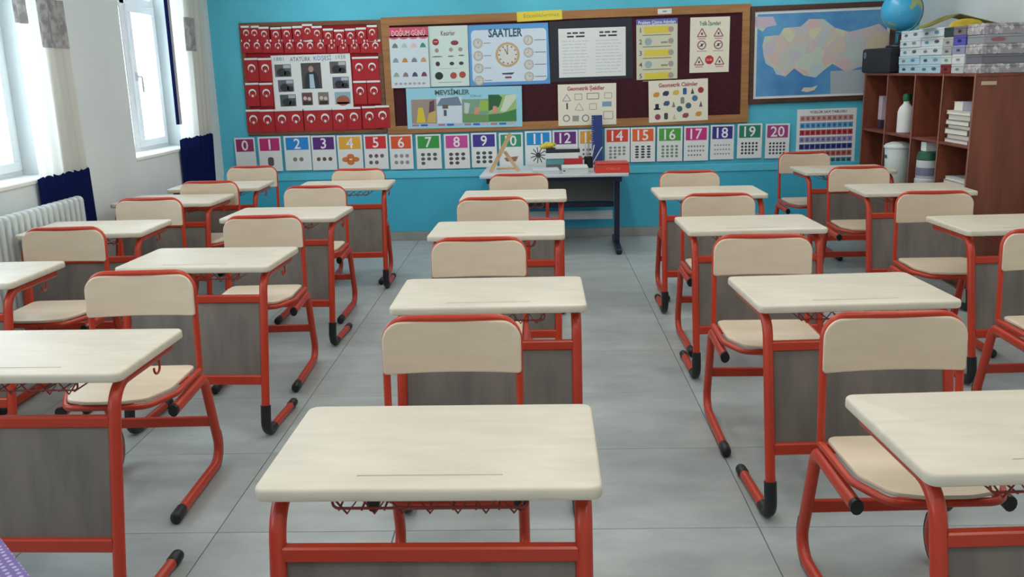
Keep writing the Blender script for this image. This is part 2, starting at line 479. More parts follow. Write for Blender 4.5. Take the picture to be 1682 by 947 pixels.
POST_T, POST_B = (-0.195, 0.714), (-0.335, 0.0235)
def post_y(z): return POST_T[0]+(POST_B[0]-POST_T[0])*(POST_T[1]-z)/(POST_T[1]-POST_B[1])
def make_desk():
    r = empty('school_desk')
    link('desk_top', desk_top_mesh(), r)
    px = 0.312
    for s in (-1, 1):
        path = fillet(yz(s*px, [(0.17, .7135), POST_T, POST_B, (0.05, .0235)]), [.085, .05])
        leg = MB().tube(path, .018, .0175, n=12).build('leg', M_RED, r)
        bp = fillet(yz(s*px, [(post_y(.15), .15), POST_B, (-0.235, .0235)]), [.05])
        MB().tube(bp, .0225, .0215, n=12, dome=False).build('corner_boot', M_BLACK, leg)
        MB().tube(yz(s*px, [(0.02, .0235), (0.062, .0235)]), .0215, .021, n=12, dome=True).build('foot_cap', M_BLACK, leg)
        if s < 0: continue
        hk = fillet([(s*(px-.0), .10, .70), (s*px, .10, .655), (s*(px+.0), .06, .655), (s*(px+.0), .06, .678)], [.018, .018], 5)
        MB().tube(hk, .004, .004, n=6).build('bag_hook', M_RED, r)
    xw = px-.012
    y = post_y(.613); MB().bbox(-xw, xw, y-.013, y+.013, .596, .630, .004).build('crossbar', M_RED, r)
    y = post_y(.262); MB().bbox(-xw, xw, y-.013, y+.013, .241, .283, .004).build('crossbar', M_RED, r)
    ya, yb = post_y(.596)+.004, post_y(.283)+.004
    p = MB(); vs = []
    for z, yy in ((.283, yb), (.596, ya)):
        vs += [(-xw+.006, yy-.005, z), (xw-.006, yy-.005, z), (xw-.006, yy+.007, z), (-xw+.006, yy+.007, z)]
    p.add(vs, [(0,3,2,1),(4,5,6,7),(0,1,5,4),(1,2,6,5),(2,3,7,6),(3,0,4,7)]); p.build('modesty_panel', M_PANEL, r, smooth=False)
    w = MB(); bw = .20; zt, zb = .722, .684; y0, y1 = -.185, .13
    for yy in (y0, y1):
        w.tube(fillet([(-bw, yy, .730), (-bw, yy, zb+.012), (bw, yy, zb+.012), (bw, yy, .730)], [.012, .012], 3), .0030, n=6, side=(0, 1, 0))
        k = 7
        pts = []
        for i in range(k*2+1):
            pts.append((-bw+bw*2*i/(k*2), yy, zt if i % 2 == 0 else zb))
        w.tube(pts, .0028, n=5, side=(0, 1, 0))
    for i in range(9):
        x = -bw+.012+(2*bw-.024)*i/8
        w.tube([(x, y0, zb+.008), (x, y1, zb+.008)], .0024, n=5)
    w.build('wire_basket', M_WIRE, r)
    return r

# ================================================================== school chairs  (y = 0 at the backrest, seat towards -y)
def make_chair():
    r = empty('school_chair')
    # backrest board: columns with rounded top corners, bowed slightly
    hw, zb, zt, rt, rb = .210, .672, .832, .058, .012
    def board():
        xs = []
        for k in range(9): xs.append(-hw+rt*(1-math.cos(PI/2*k/8)))
        xs += [-hw+rt+(2*hw-2*rt)*k/6 for k in range(1, 6)]
        xs += [-x for x in reversed(xs[:9])]
        top, bot = [], []
        for x in xs:
            d = abs(x)-(hw-rt); top.append(zt-rt+math.sqrt(max(0, rt*rt-max(0, d)**2)))
            d = abs(x)-(hw-rb); bot.append(zb+rb-math.sqrt(max(0, rb*rb-max(0, d)**2)) if d > 0 else zb)
        loop = [(x, z) for x, z in zip(xs, bot)]+[(x, z) for x, z in reversed(list(zip(xs, top)))]
        m = len(xs); t = .013; mid = (zb+zt)/2
        def ylean(z): return (z-.83)*0.07
        def ring(ins, y):
            out = []
            for x, z in loop:
                xx = x*(1-ins/hw); zz = mid+(z-mid)*(1-ins/((zt-zb)/2))
                out.append((xx, y + .022*(1-(xx/hw)**2) + ylean(zz), zz))
            return out
        y0 = -.030
        rings = [ring(.005, y0), ring(.0015, y0+.0015), ring(0, y0+.005), ring(0, y0+t-.005), ring(.0015, y0+t-.0015), ring(.005, y0+t)]
        mb = MB(); mb.loops(rings, caps=False)
        n = 2*m
        for base, flip in ((0, False), (5*n, True)):
            for i in range(m-1):
                f = (base+i, base+i+1, base+n-2-i, base+n-1-i)
                mb.f.append(f if not flip else tuple(reversed(f)))
        return mb
    board().build('backrest', M_SEAT, r)
    # tube loop: back hoop and seat hoop
    fw = .203
    hoop = fillet([(-fw, -.035, .447), (-fw, -.002, .838), (fw, -.002, .838), (fw, -.035, .447)], [.068, .068])
    MB().tube(hoop, .0115, n=10, side=(0, 1, 0)).build('back_frame', M_RED, r)
    sf = fillet([(-fw, -.030, .452), (-fw, -.280, .447), (-fw+.06, -.412, .445), (fw-.06, -.412, .445), (fw, -.280, .447), (fw, -.030, .452)], [.10, .06, .06, .10])
    MB().tube(sf, .0115, n=10, side=(0, 0, 1)).build('seat_frame', M_RED, r)
    # seat board
    hs = .190
    pts = [(-hs, -.030), (-hs, -.29), (-hs+.05, -.40), (-.06, -.424), (.06, -.424), (hs-.05, -.40), (hs, -.29), (hs, -.030)]
    closed = fillet([(0, -.030, 0)]+[(x, y, 0) for x, y in pts]+[(0, -.030, 0)], [.035, .09, .05, .12, .12, .05, .09, .035], 6)
    o = [(p.x, p.y) for p in closed[:-1]]
    MB().plate(o, .4585, .4725, .005, 2).build('seat', M_SEAT, r)
    lx = .205
    for s in (-1, 1):
        A, B, C, D = (-.325, .400), (-.012, .414), (.095, .0240), (-.425, .0240)
        leg = MB().tube(fillet(yz(s*lx, [A, B, C, D]), [.045, .075]), .0180, .0228, n=12).build('leg', M_RED, r)
        MB().tube(yz(s*lx, [(-.341, .3995), (-.324, .400)]), .0183, .0231, n=12).build('tube_plug', M_BLACK, leg)
        k = .30
        top = (B[0]+(C[0]-B[0])*(1-k), B[1]+(C[1]-B[1])*(1-k))
        pad = []
        P_ = fillet(yz(s*lx, [top, C, (.0, .0235)]), [.075], 9)
        for q_ in range(len(P_)):
            t_ = (P_[min(q_+1, len(P_)-1)]-P_[max(q_-1, 0)]).normalized()
            nrm = Vector((0, -t_.z, t_.y))
            if nrm.y < 0 and nrm.z > 0: nrm = -nrm
            pad.append(P_[q_]+nrm*.0165)
        pad = [Vector((p.x, p.y, max(p.z, .0152))) for p in pad]
        MB().tube(pad, .0150, .0145, n=12, dome=True).build('corner_pad', M_BLACK, leg)
        MB().tube(yz(s*lx, [(-.37, .0250), (-.43, .0250)]), .0205, .0245, n=12, dome=True).build('foot_cap', M_BLACK, leg)
    yb = B[0]+(C[0]-B[0])*(B[1]-.205)/(B[1]-C[1])
    MB().bbox(-lx+.012, lx-.012, yb-.010, yb+.010, .185, .225, .003).build('crossbar', M_RED, r)
    return r

DESKS = {
 'C1': (-.230, 1.843, -.6), 'C2': (-.184, 3.245, -.2), 'C3': (-.212, 4.642, -1.6), 'C4': (-.160, 5.963, -1.0),
 'D1': (1.104, 1.892, 2.4), 'D2': (1.089, 3.201, 2.3), 'D3': (1.097, 4.659, .7), 'D4': (1.124, 5.937, -0.4),
 'E3': (2.402, 4.524, 1.8), 'E4': (2.416, 5.873, -2.0), 'E5': (2.385, 7.080, 0.5),
 'B1': (-1.532, 2.585, -1.1), 'B2': (-1.521, 4.008, -2.4), 'B3': (-1.522, 5.347, -2.4), 'B4': (-1.461, 6.759, 1.2),
 'A2': (-2.535, 3.755, 0.0), 'A3': (-2.512, 4.945, 0.6), 'A4': (-2.526, 6.100, -2.0), 'A5': (-2.457, 6.870, 0.8)}
CHAIRS = {   # left, right and top pixel of the backrest
 'C1': (628,854.5,522), 'C2': (710,862,392.5), 'C3': (751.5,867,326), 'C4': (804,899.6,287),
 'D1': (1350,1585,515.7), 'D2': (1171.6,1332,387.7), 'D3': (1120,1238.6,319.5), 'D4': (1080,1176.4,282),
 'E2': (1647,1803,378.4), 'E3': (1470,1599,316), 'E4': (1362,1459,275), 'E5': (1281,1361,251),
 'B1': (143,316,448), 'B2': (365,498.7,356), 'B3': (466,569,306.8), 'B4': (545,632.5,281),
 'A2': (38.4,171.6,375.6), 'A3': (192,299,330), 'A4': (298,389.5,299.5), 'A5': (372.5,456,277)}
CHAIR_RZ = {'B1': 1.5, 'D1': 1.5, 'E2': 2.0, 'B2': 2, 'D2': -1.5, 'A2': 1, 'E3': -1.5, 'E4': -2}
COLNAME = {'A': 'column beside the windows', 'B': 'second column from the windows', 'C': 'centre column',
           'D': 'column just right of centre', 'E': 'right-hand column'}
ROWNAME = {'A2': 'nearest seen', 'A3': 'second nearest', 'A4': 'third', 'A5': 'farthest', 'E2': 'nearest, edge-cut',
           'E3': 'nearest full', 'E4': 'middle', 'E5': 'farthest'}
def rown(k):
    return ROWNAME.get(k) or {'1': 'nearest', '2': 'second', '3': 'third', '4': 'farthest'}[k[1]]
pd, pc = make_desk(), make_chair()
first = True
for k, (x, y, a) in DESKS.items():
    d = pd if first else copy_tree(pd); first = False
    d.location = (x, y, 0); d.rotation_euler = (0, 0, math.radians(a))
    tag(d, 'cream-topped school desk on red legs, %s in the %s' % (rown(k), COLNAME[k[0]]), 'desk', 'single school desks set out in columns')
first = True
for k, (l, rr, t) in CHAIRS.items():
    p = onZ((l+rr)/2, t, .838)
    if k in DESKS: p.y = max(p.y, DESKS[k][1]+.275)
    p.y += {'A3': .09, 'A5': .145}.get(k, 0)
    p.x = onY((l+rr)/2, t, p.y).x + {'D4': .018}.get(k, 0)
    c = pc if first else copy_tree(pc); first = False
    c.location = (p.x, p.y, 0); c.rotation_euler = (0, 0, math.radians(CHAIR_RZ.get(k, 0)))
    tag(c, 'red-framed school chair with cream back, %s chair in the %s' % (rown(k), COLNAME[k[0]]), 'chair', 'school chairs behind the desks')

# ================================================================== lamps added out of view to brighten the floor and chair backs
M_ADDED_LAMP = mat('added_lamp_body', (235, 235, 232), 0.5)
def emis(name, c, s):
    m = bpy.data.materials.new(name); m.use_nodes = True; nt = m.node_tree
    nt.nodes.remove(nt.nodes['Principled BSDF'])
    e = nt.nodes.new('ShaderNodeEmission'); e.inputs[0].default_value = c; e.inputs[1].default_value = s
    nt.links.new(e.outputs[0], nt.nodes['Material Output'].inputs['Surface']); return m
M_ADDED_TUBE = emis('added_lamp_tube', (1.0, 0.93, 0.82, 1), 2.5)
ADDED_LAMP_W = 13.0
for i, x in enumerate((-1.6, 0.25, 2.1)):
    for j, y in enumerate((0.6, 2.9, 5.2, 7.3)):
        r = empty('added_ceiling_lamp', (x, y, ZC))
        MB().bbox(-.10, .10, -.62, .62, -.05, -.0005, .01).build('housing', M_ADDED_LAMP, r)
        for s in (-.045, .045):
            MB().tube([(s, -.58, -.067), (s, .58, -.067)], .015, n=10).build('added_lamp_tube', M_ADDED_TUBE, r)
        L = bpy.data.lights.new('added_lamp_light', 'AREA'); L.shape = 'RECTANGLE'; L.size = .2; L.size_y = 1.2  # fill light added below each unseen housing
        L.energy = ADDED_LAMP_W; L.color = (1.0, 0.97, 0.92)
        lo = bpy.data.objects.new('added_lamp_light', L); COL.objects.link(lo); lo.parent = r; lo.location = (0, 0, -.09)
        tag(r, 'white lamp with two tubes added unseen on the ceiling, %s row, %s from the windows' % (('front', 'second', 'third', 'rear')[j], ('first', 'second', 'third')[i]), 'ceiling lamp', 'unseen lamps added on the ceiling')

# ================================================================== radiator and curtains
def make_radiator():
    r = empty('radiator', (-2.922, 4.96, 0))
    sec = MB()
    prof = [(x, z) for x, z in rrect(.072, .74, .03, 5, 0, .492)]
    sec.plate([(x, z) for x, z in prof], -.018, .018, .012, 3)
    slot = MB()
    sec.xf(Matrix(((1,0,0,0),(0,0,1,0),(0,1,0,0),(0,0,0,1))))
    me = sec.mesh('section', M_RAD)
    n = 20
    for i in range(n): link('section', me, r, (0, -.60+1.19*i/(n-1)*1.0+.005, 0))
    p = MB()
    for z in (.20, .80): p.tube([(0, -.66, z), (0, .615, z)], .018, n=10)
    p.tube(fillet([(0, -.62, .20), (0, -.72, .20), (0, -.72, .002)], [.03]), .012, n=8)
    p.build('pipe', M_RAD, r)
    for y in (-.5, .5):
        MB().bbox(-.05, .05, y-.008, y+.008, .001, .16, .003).build('foot', M_RAD, r)
    tag(r, 'white ribbed column radiator under the near window', 'radiator')
make_radiator()

def make_curtain(y0t, y1t, y0b, y1b, z0, z1, zsplit, folds, patch, label, navy_edge=None):
    r = empty('curtain', (-2.976, (y0b+y1b)/2, z0))
    cy = (y0b+y1b)/2
    nu, nv = 72, 16
    def P(u, v, off=0.0, ruf=0.0):      # u across 0..1, v up 0..1
        y = (y0b*(1-v)+y0t*v)*(1-u) + (y1b*(1-v)+y1t*v)*u
        amp = .009+.002*math.sin(5*u)
        x = amp*math.sin(2*PI*folds*u+.6*math.sin(7*u)+.25*v) + .002*math.sin(11*u+3*v)
        return (x+off, y-cy, v*(z1-z0) + ruf*.006*math.sin(2*PI*folds*1.4*u))
    def part(name, m, ua, ub, va, vb, off, rt=0):
        vs = []; fs = []
        for j in range(nv+1):
            for i in range(nu+1):
                vs.append(P(ua+(ub-ua)*i/nu, va+(vb-va)*j/nv, off, rt if j == nv else 0))
        for j in range(nv):
            for i in range(nu):
                a = j*(nu+1)+i; fs.append((a, a+1, a+nu+2, a+nu+1))
        return MB().add(vs, fs).build(name, m, r)
    vs_ = (zsplit-z0)/(z1-z0)
    part('cream_panel', M_CURTAIN, 0, 1, vs_, 1, 0)
    part('navy_hem', M_CURTNAVY, -.03, 1.06, 0, vs_+.004, .003, 1)
    for ua, ub, za, zb in patch:
        part('grey_floral_block', M_CURTGREY, ua, ub, (za-z0)/(z1-z0), (zb-z0)/(z1-z0), .002)
    if navy_edge: part('navy_edge', M_CURTNAVY, navy_edge[0], navy_edge[1], (navy_edge[2]-z0)/(z1-z0), 1, -.004)
    return tag(r, label, 'curtain', 'curtains on the left wall')
make_curtain(5.22, 5.78, 5.27, 5.86, .40, 2.655, 1.00, 5.2, [(.42, 1.0, 1.77, 2.06), (.0, .3, 1.9, 2.2)], 'cream curtain with grey block and navy hem beside the radiator')
make_curtain(7.50, 8.33, 7.45, 8.13, .40, 2.655, 1.07, 6.2, [(.38, .68, 1.80, 2.08)], 'cream curtain with navy hem in the corner by the blue wall', (-.07, .05, 1.2))
for y0, y1, lab in ((4.0, 5.95, 'thin white curtain rod above the near window'), (6.4, 8.40, 'thin white curtain rod above the far window')):
    r = empty('curtain_rod', (XL, (y0+y1)/2, 2.675)); h = (y1-y0)/2
    MB().tube([(.045, -h, 0), (.045, h, 0)], .012, n=10, dome=True).build('rod', M_PVC, r)
    for y in (-h+.1, h-.1): MB().bbox(.0005, .05, y-.012, y+.012, -.02, .02, .003).build('bracket', M_PVC, r)
    tag(r, lab, 'curtain rod')

# ================================================================== back wall: boards
YW = YB
def framed_board(name, q, fw, m_frame, m_field, label, cat, depth=.028):
    c, w, h, a = sheet_frame(q, YW)
    r = empty(name, (c.x, YW-.0005, c.z)); r.rotation_euler = (0, -a, 0)
    MB().box(-w/2+fw*.5, w/2-fw*.5, -.012, 0, -h/2+fw*.5, h/2-fw*.5).build('felt_field' if m_field in (M_FELT, M_REDFELT) else 'backing', m_field, r, smooth=False)
    for sx in (-1, 1): MB().bbox(min(sx*w/2, sx*(w/2-fw)), max(sx*w/2, sx*(w/2-fw)), -depth, 0, -h/2, h/2, .004).build('frame_side', m_frame, r)
    for sz in (-1, 1): MB().bbox(-w/2+fw+.0005, w/2-fw-.0005, -depth, 0, min(sz*h/2, sz*(h/2-fw)), max(sz*h/2, sz*(h/2-fw)), .004).build('frame_rail', m_frame, r)
    tag(r, label, cat)
    return r, c, w, h, a
YFELT = YW-.0130       # face of the felt
framed_board('pin_board', [(625,29),(1229,6.5),(1231.5,200),(639,221)], .075, M_OAK, M_FELT, 'long oak-framed pin board with maroon felt and many posters', 'pin board')
framed_board('flag_board', [(392.5,39),(624,31.5),(638,219),(409.5,222)], .04, M_MIDFRAME, M_REDFELT, 'red felt board covered in small flags and a photo sheet', 'pin board', .020)

YP = YFELT-.0005
# ---- red corner: flags
YOFF = 0.0
def z1(x, y): return (380+x/3.264, y/3.264)
def z2(x, y): return (390+x/6.728, 30+y/6.728)
_flag_cache = {}
def flag_proto(w, h):
    k = (round(w, 3), round(h, 3))
    if k in _flag_cache: return copy_tree(_flag_cache[k])
    nx = 8; vs = []; fs = []; t = .0012
    r = empty('paper_flag')
    rows = []
    for i in range(nx+1):
        x = -w/2+w*i/nx; y = -.004-.003*math.sin(PI*i/nx*2)
        vs += [(x, y, -h), (x, y, 0), (x, y+t, 0), (x, y+t, -h)]
    for i in range(nx):
        a, b = i*4, (i+1)*4
        for k2 in range(4): fs.append((a+k2, b+k2, b+(k2+1) % 4, a+(k2+1) % 4))
    fs += [(0, 1, 2, 3), (nx*4+3, nx*4+2, nx*4+1, nx*4)]
    MB().add(vs, fs).build('flag_sheet', M_FLAG, r)
    MB().box(-w/2, w/2, -.0085, -.0005, -.016, .002).build('white_header', M_PAPER, r, smooth=False)
    # crescent opening downwards with the star under it (flag hung upright)
    cr = []; R = w*.29; cz = -h*.42; n = 18
    outer = [(R*math.cos(a), cz+R*math.sin(a)) for a in [math.radians(-55+290*k/n) for k in range(n+1)]]
    inner = [(R*.80*math.cos(a), cz-R*.25+R*.80*math.sin(a)) for a in [math.radians(-40+260*k/n) for k in range(n+1)]]
    p = PR()
    for k in range(n): p.poly([outer[k], outer[k+1], inner[k+1], inner[k]], .0085)
    p.build('crescent', M_PAPER, r)
    PR().star(0, cz-R*.78, R*.52, .0085, PI).build('star', M_PAPER, r)
    _flag_cache[k] = r
    return r
ORD = ['first', 'second', 'third', 'fourth', 'fifth', 'sixth', 'seventh', 'eighth', 'ninth', 'tenth', 'eleventh', 'twelfth', 'thirteenth']
def flag(px, py, wpx, hpx, label, group, dy=0.0, rot=0.0):
    y = YP-dy
    p = onY(px, py, y); s = (onY(px+10, py, y)-onY(px-10, py, y)).length/20
    f = flag_proto(wpx*s, hpx*s)
    f.location = (p.x, y, p.z); f.rotation_euler = (0, rot, 0)
    tag(f, label, 'flag', group)
row1 = [(92,85),(182,85),(290,97),(420,102),(540,95),(662,88),(770,66),(876,88),(1000,116),(1122,128),(1245,116),(1365,105),(1485,78)]
for i, (x, y) in enumerate(row1):
    px, py = z2(x, y); flag(px, py, 16.5, 25, 'small red crescent flag, %s from the left in the top row' % ORD[i], 'flags in the top row', .0155)
row2x = [100,212,330,445,570,690,800,915,1040,1165,1290,1415,1522]
for i, x in enumerate(row2x):
    px, py = z2(x, 232); flag(px, py+1, 17, 20.5, 'small red crescent flag, %s from the left in the second row' % ORD[i], 'flags in the second row', .0085)
for nm, pts in (('left', [(105,312),(178,312),(110,445),(184,445)]), ('right', [(682,306),(752,304),(688,434),(762,432)])):
    for i, (x, y) in enumerate(pts):
        px, py = z1(x, y); flag(px, py, 21.5, 37, 'red crescent flag %s of the photo sheet, %s %s' % (nm, ('upper', 'lower')[i//2], ('left one', 'right one')[i % 2]), 'flags beside the photo sheet', .0085)
rowb = [(115,588),(190,588),(268,586),(343,584),(425,582),(500,580),(578,578),(655,574),(738,570),(808,566)]
for i, (x, y) in enumerate(rowb):
    px, py = z1(x, y); flag(px, py, 23.2, 36, 'red crescent flag, %s from the left in the bottom row' % ORD[i], 'flags in the bottom row', .017 if i == 9 else .0085)
# string lines of the bunting (thin cords)
ps, w, h = sheet('photo_sheet', [z1(213,297), z1(640,287), z1(651,575), z1(234,590)], YP, M_PAPER, 'white photo sheet between the red flags on the flag board', 'poster')
def uv(parent_w, parent_h, x0, y0, x1, y1):      # fractions from top-left
    return ((x0+x1)/2-.5)*parent_w, (.5-(y0+y1)/2)*parent_h, (x1-x0)*parent_w, (y1-y0)*parent_h
letter(ps, '1881', .05, (70, 130, 120), -.40*w, .435*h, .0022, wfit=.12*w)
letter(ps, 'ATATÜRK', .055, (50, 60, 90), -.13*w, .43*h, .0022, wfit=.26*w)
letter(ps, 'KÖŞESİ', .055, (40, 90, 160), .15*w, .43*h, .0022, wfit=.22*w)
letter(ps, '1938', .05, (80, 140, 120), .38*w, .435*h, .0022, wfit=.12*w)
def fz(x, y): return ((x-20)/1110.0, (y-105)/790.0)
photos = [(60,235,290,415,0),(90,460,310,635,1),(100,675,325,850,2),(430,225,710,600,3),(410,655,560,840,4),(640,655,790,840,5),(835,215,1065,390,0),(860,440,1090,610,1),(875,660,1100,840,6)]
for x0, y0, x1, y1, kind in photos:
    a, b = fz(x0, y0), fz(x1, y1); cx, cz, pw, ph = uv(w, h, a[0], a[1], b[0], b[1])
    base = [(88,88,88),(92,92,112),(70,80,84),(74,66,62),(104,64,66),(120,112,104),(136,176,190)][kind]
    ph_o = PR().rect(cx, cz, pw, ph, .002).build('photo_print', base, ps)
    if kind == 3:
        PR().poly([(cx-pw*.38,cz-ph*.49),(cx+pw*.38,cz-ph*.49),(cx+pw*.34,cz-ph*.05),(cx+pw*.2,cz+ph*.14),(cx-pw*.2,cz+ph*.14),(cx-pw*.34,cz-ph*.05)], .0024).build('dark_jacket', (30,38,46), ph_o)
        PR().poly([(cx-pw*.12,cz-ph*.48),(cx+pw*.14,cz-ph*.48),(cx+pw*.10,cz+ph*.06),(cx-pw*.10,cz+ph*.06)], .0028).build('pale_shirt', (168,196,210), ph_o)
        PR().disc(cx, cz+ph*.26, pw*.13, .0028, 16, ph*.12).build('head', (170,140,130), ph_o)
    elif kind == 6:
        PR().disc(cx, cz-ph*.2, pw*.42, .0024, 20, ph*.42).rect(cx, cz-ph*.4, pw*.84, ph*.16, .0024).build('building', (164,92,72), ph_o)
    elif kind in (4, 5):
        PR().disc(cx-pw*.2, cz+ph*.05, pw*.17, .0024).disc(cx+pw*.2, cz, pw*.17, .0024).build('figures', (206,180,172), ph_o)
        PR().rect(cx, cz-ph*.34, pw*.8, ph*.3, .0024).build('dark_clothes', (40,36,40), ph_o)
    else:
        PR().disc(cx-pw*.1, cz-ph*.15, pw*.28, .0024, 14, ph*.34).disc(cx+pw*.25, cz-ph*.25, pw*.2, .0024, 12, ph*.25).build('dark_figures', (36,38,42), ph_o)
        PR().rect(cx+pw*.25, cz+ph*.32, pw*.42, ph*.26, .0024).build('pale_sky', (176,182,188), ph_o)

# ---- pin board posters
def D(k): return .0017+.0004*k
# birthday chart
o, w, h = sheet('birthday_poster', [(637.4,45.3),(701.8,44),(707,143),(644.4,145)], YW-.0290, mat('pale_poster_paper', (206,222,232), .6), 'pale poster with pink scalloped header and twelve small pictures', 'poster')
p = PR().rect(0, h*.42, w, h*.16, D(0))
for i in range(4): p.disc(-w*.375+w*.25*i+w*.0, h*.34, w*.125, D(0), 14, h*.035)
p.build('pink_header', (206,84,108), o)
letter(o, 'DOĞUM GÜNÜ', .07, (238,196,196), 0, h*.42, D(1), wfit=w*.86, bold=.001)
cols = [(120,124,128),(170,200,190),(220,190,190),(52,140,112),(130,150,168),(190,140,80),(120,130,140),(200,150,110),(150,170,150),(140,120,120),(70,76,110),(130,50,80)]
for i in range(12):
    cx = -w*.36+w*.24*(i % 4); cz = h*(.20-.24*(i//4))
    PR().poly([(cx-w*.08,cz-h*.035),(cx+w*.08,cz-h*.035),(cx+w*.05,cz+h*.02),(cx,cz+h*.045),(cx-w*.05,cz+h*.02)], D(0)).build('month_picture', cols[i], o)
p = PR()
for i in range(7): p.disc(-w*.38+w*.12*i, -h*.43, w*.045, D(0), 10, h*.02)
p.build('flower_border', (176,160,160), o)
# fractions poster
o, w, h = sheet('fractions_poster', [(702.5,43),(768,41.8),(771,140.6),(707.5,143)], YP, mat('mint_poster_paper', (206,226,222), .6), 'pale green poster of whole and halved fruit and pies', 'poster')
letter(o, 'Kesirler', .06, (130,50,84), w*.0, h*.38, D(0), wfit=w*.36, bold=.001)
for (cx, cz, r, ry, c, nm) in [(-.32,.24,.085,.055,(150,36,52),'pie'),(.16,.22,.10,.04,(140,52,80),'half_pie'),(-.30,.10,.05,.035,(166,136,128),'biscuit'),(.06,.11,.05,.035,(166,150,144),'half_biscuit'),(.30,.11,.055,.035,(160,150,140),'half_biscuit'),
      (-.30,.0,.14,.012,(130,124,116),'caption'),(.05,.0,.08,.012,(120,116,120),'caption'),(.32,.01,.08,.012,(130,120,120),'caption'),(-.29,-.12,.055,.04,(70,34,60),'plum'),(.07,-.12,.06,.03,(60,62,66),'half_plum'),(.31,-.12,.06,.03,(60,62,60),'half_plum'),
      (-.27,-.32,.105,.065,(36,46,44),'watermelon'),(.10,-.32,.085,.055,(170,76,64),'half_watermelon'),(.33,-.31,.085,.055,(170,70,60),'half_watermelon')]:
    q = PR().disc(cx*w, cz*h, r*w, D(0), 18, ry*h).build(nm, c, o)
PR().rect(-.32*w, .245*h, .11*w, .012*h, D(1)).build('pie_mark', (226,190,190), o)
PR().rect(0, -.2*h, .5*w, .004*h, D(0)).build('text_line', (120,130,136), o)
PR().rect(0, -.43*h, .6*w, .008*h, D(0)).build('text_line', (120,130,136), o)
# clock poster
o, w, h = sheet('clock_poster', [(769.3,41.6),(902.4,37),(903,137),(771.5,141.5)], YP, mat('clock_poster_blue', (92,156,214), .55), 'blue-edged clock poster with one large and eight small dials', 'poster')
pts = rrect(w*.93, h*.86, w*.05, 5, 0, -h*.015)
PR().poly(pts, D(0)).build('pale_field', (206,222,236), o)
letter(o, 'SAATLER', .1, (44,88,110), -w*.04, h*.36, D(2), wfit=w*.42, bold=.003)
def clock(cx, cz, r, big):
    c = PR().disc(cx, cz, r, D(1), 28).build('clock_dial', (190,168,128) if big else (172,164,148), o)
    PR().disc(cx, cz, r*(.80 if big else .84), D(2), 24).build('dial_face', (214,216,214) if big else (206,208,204), c)
    hd = PR(); a = random.uniform(0, 6.28)
    hd.line(cx, cz, cx+r*.55*math.cos(a), cz+r*.55*math.sin(a), r*.07, D(3)).line(cx, cz, cx, cz+r*.6, r*.06, D(3))
    for k in range(12): hd.disc(cx+r*.7*math.cos(PI/6*k), cz+r*.7*math.sin(PI/6*k), r*.07, D(3), 6)
    hd.build('clock_hands', (120,96,84), c)
clock(-.02*w, .0*h, .155*h*1.33, True)
for i in range(4):
    clock(-.385*w, (.20-.205*i)*h, .082*h, False); clock(.24*w, (.225-.2*i)*h, .082*h, False)
    PR().rect(-.27*w, (.20-.205*i)*h, .09*w, .011*h, D(1)).build('text_line', (120,120,140), o)
    PR().rect(.385*w, (.225-.2*i)*h, .14*w, .013*h, D(1)).build('text_line', (120,120,140), o)
PR().poly([(-.10*w,-.30*h),(.06*w,-.295*h),(.03*w,-.33*h),(-.09*w,-.325*h)], D(1)).build('dark_banner', (60,68,96), o)
PR().rect(-.02*w, -.375*h, .08*w, .03*h, D(1)).build('clock_picture', (120,70,66), o)
# black framed sheet
o, w, h = sheet('black_card', [(901.5,34.5),(1039,29.5),(1039,127),(902.5,137)], YP, mat('blackish_blue_card', (26,32,44), .5), 'black backing card framing a white sheet of text', 'poster', t=.0015)
bw, bh = w, h
o2, w, h = sheet('text_sheet', [(917.4,47.6),(1027.7,43.7),(1027.7,124),(918,127.7)], YP-.0017, M_PAPER, 'white sheet with two columns of text on the black card', 'poster')
for x in (-.24, .24):
    p = PR()
    for k, (a, b) in enumerate(((-.13, -.07), (-.05, .03), (.055, .13))): p.rect((x+(a+b)/2)*w, .405*h, (b-a)*w, .035*h, D(0))
    for k, (a, b) in enumerate(((-.13, -.03), (-.0, .13))): p.rect((x+(a+b)/2)*w, .335*h, (b-a)*w, .035*h, D(0))
    p.build('heading', (60,52,62), o2)
p = PR()
for i in range(11):
    for x0, x1 in ((-.44, -.03), (.05, .44)):
        x = x0
        while x < x1-.06:
            l = random.uniform(.04, .11); p.rect((x+l/2)*w, (.24-.065*i)*h, l*w, .012*h, D(0)); x += l+.015
tag(p.build('text_line', (176,190,196), o2), kind='stuff')
# five-step poster
o, w, h = sheet('steps_poster', [(1046.8,32.5),(1113,29),(1112.5,129),(1044,131)], YP, mat('steps_poster_paper', (206,208,186), .6), 'tall poster with five numbered yellow and white strips', 'poster')
PR().rect(0, h*.455, w, h*.09, D(0)).build('blue_header', (92,104,184), o)
letter(o, 'Problem Çözme Adımları', .04, (226,230,240), 0, h*.44, D(1), wfit=w*.9, bold=.0008)
for i in range(5):
    cz = h*(.32-.19*i)
    if i % 2 == 0: PR().rect(-.0*w, cz, w*.62, h*.11, D(0)).build('yellow_strip', (216,200,74), o)
    else:
        PR().disc(-.21*w, cz, w*.09, D(0), 14).build('blue_disc', (150,172,178), o)
        PR().rect(.18*w, cz-.02*h, .16*w, .03*h, D(0)).build('green_mark', (140,150,110), o)
    PR().disc(.34*w, cz, w*.07, D(1), 12).build('small_picture', (170,150,150), o)
    PR().rect(.0, cz-.085*h, .7*w, .016*h, D(1)).build('text_line', (150,140,90), o)
    letter(o, str(i+1), .06, (110,80,80), -.40*w, cz, D(1), bold=.001)
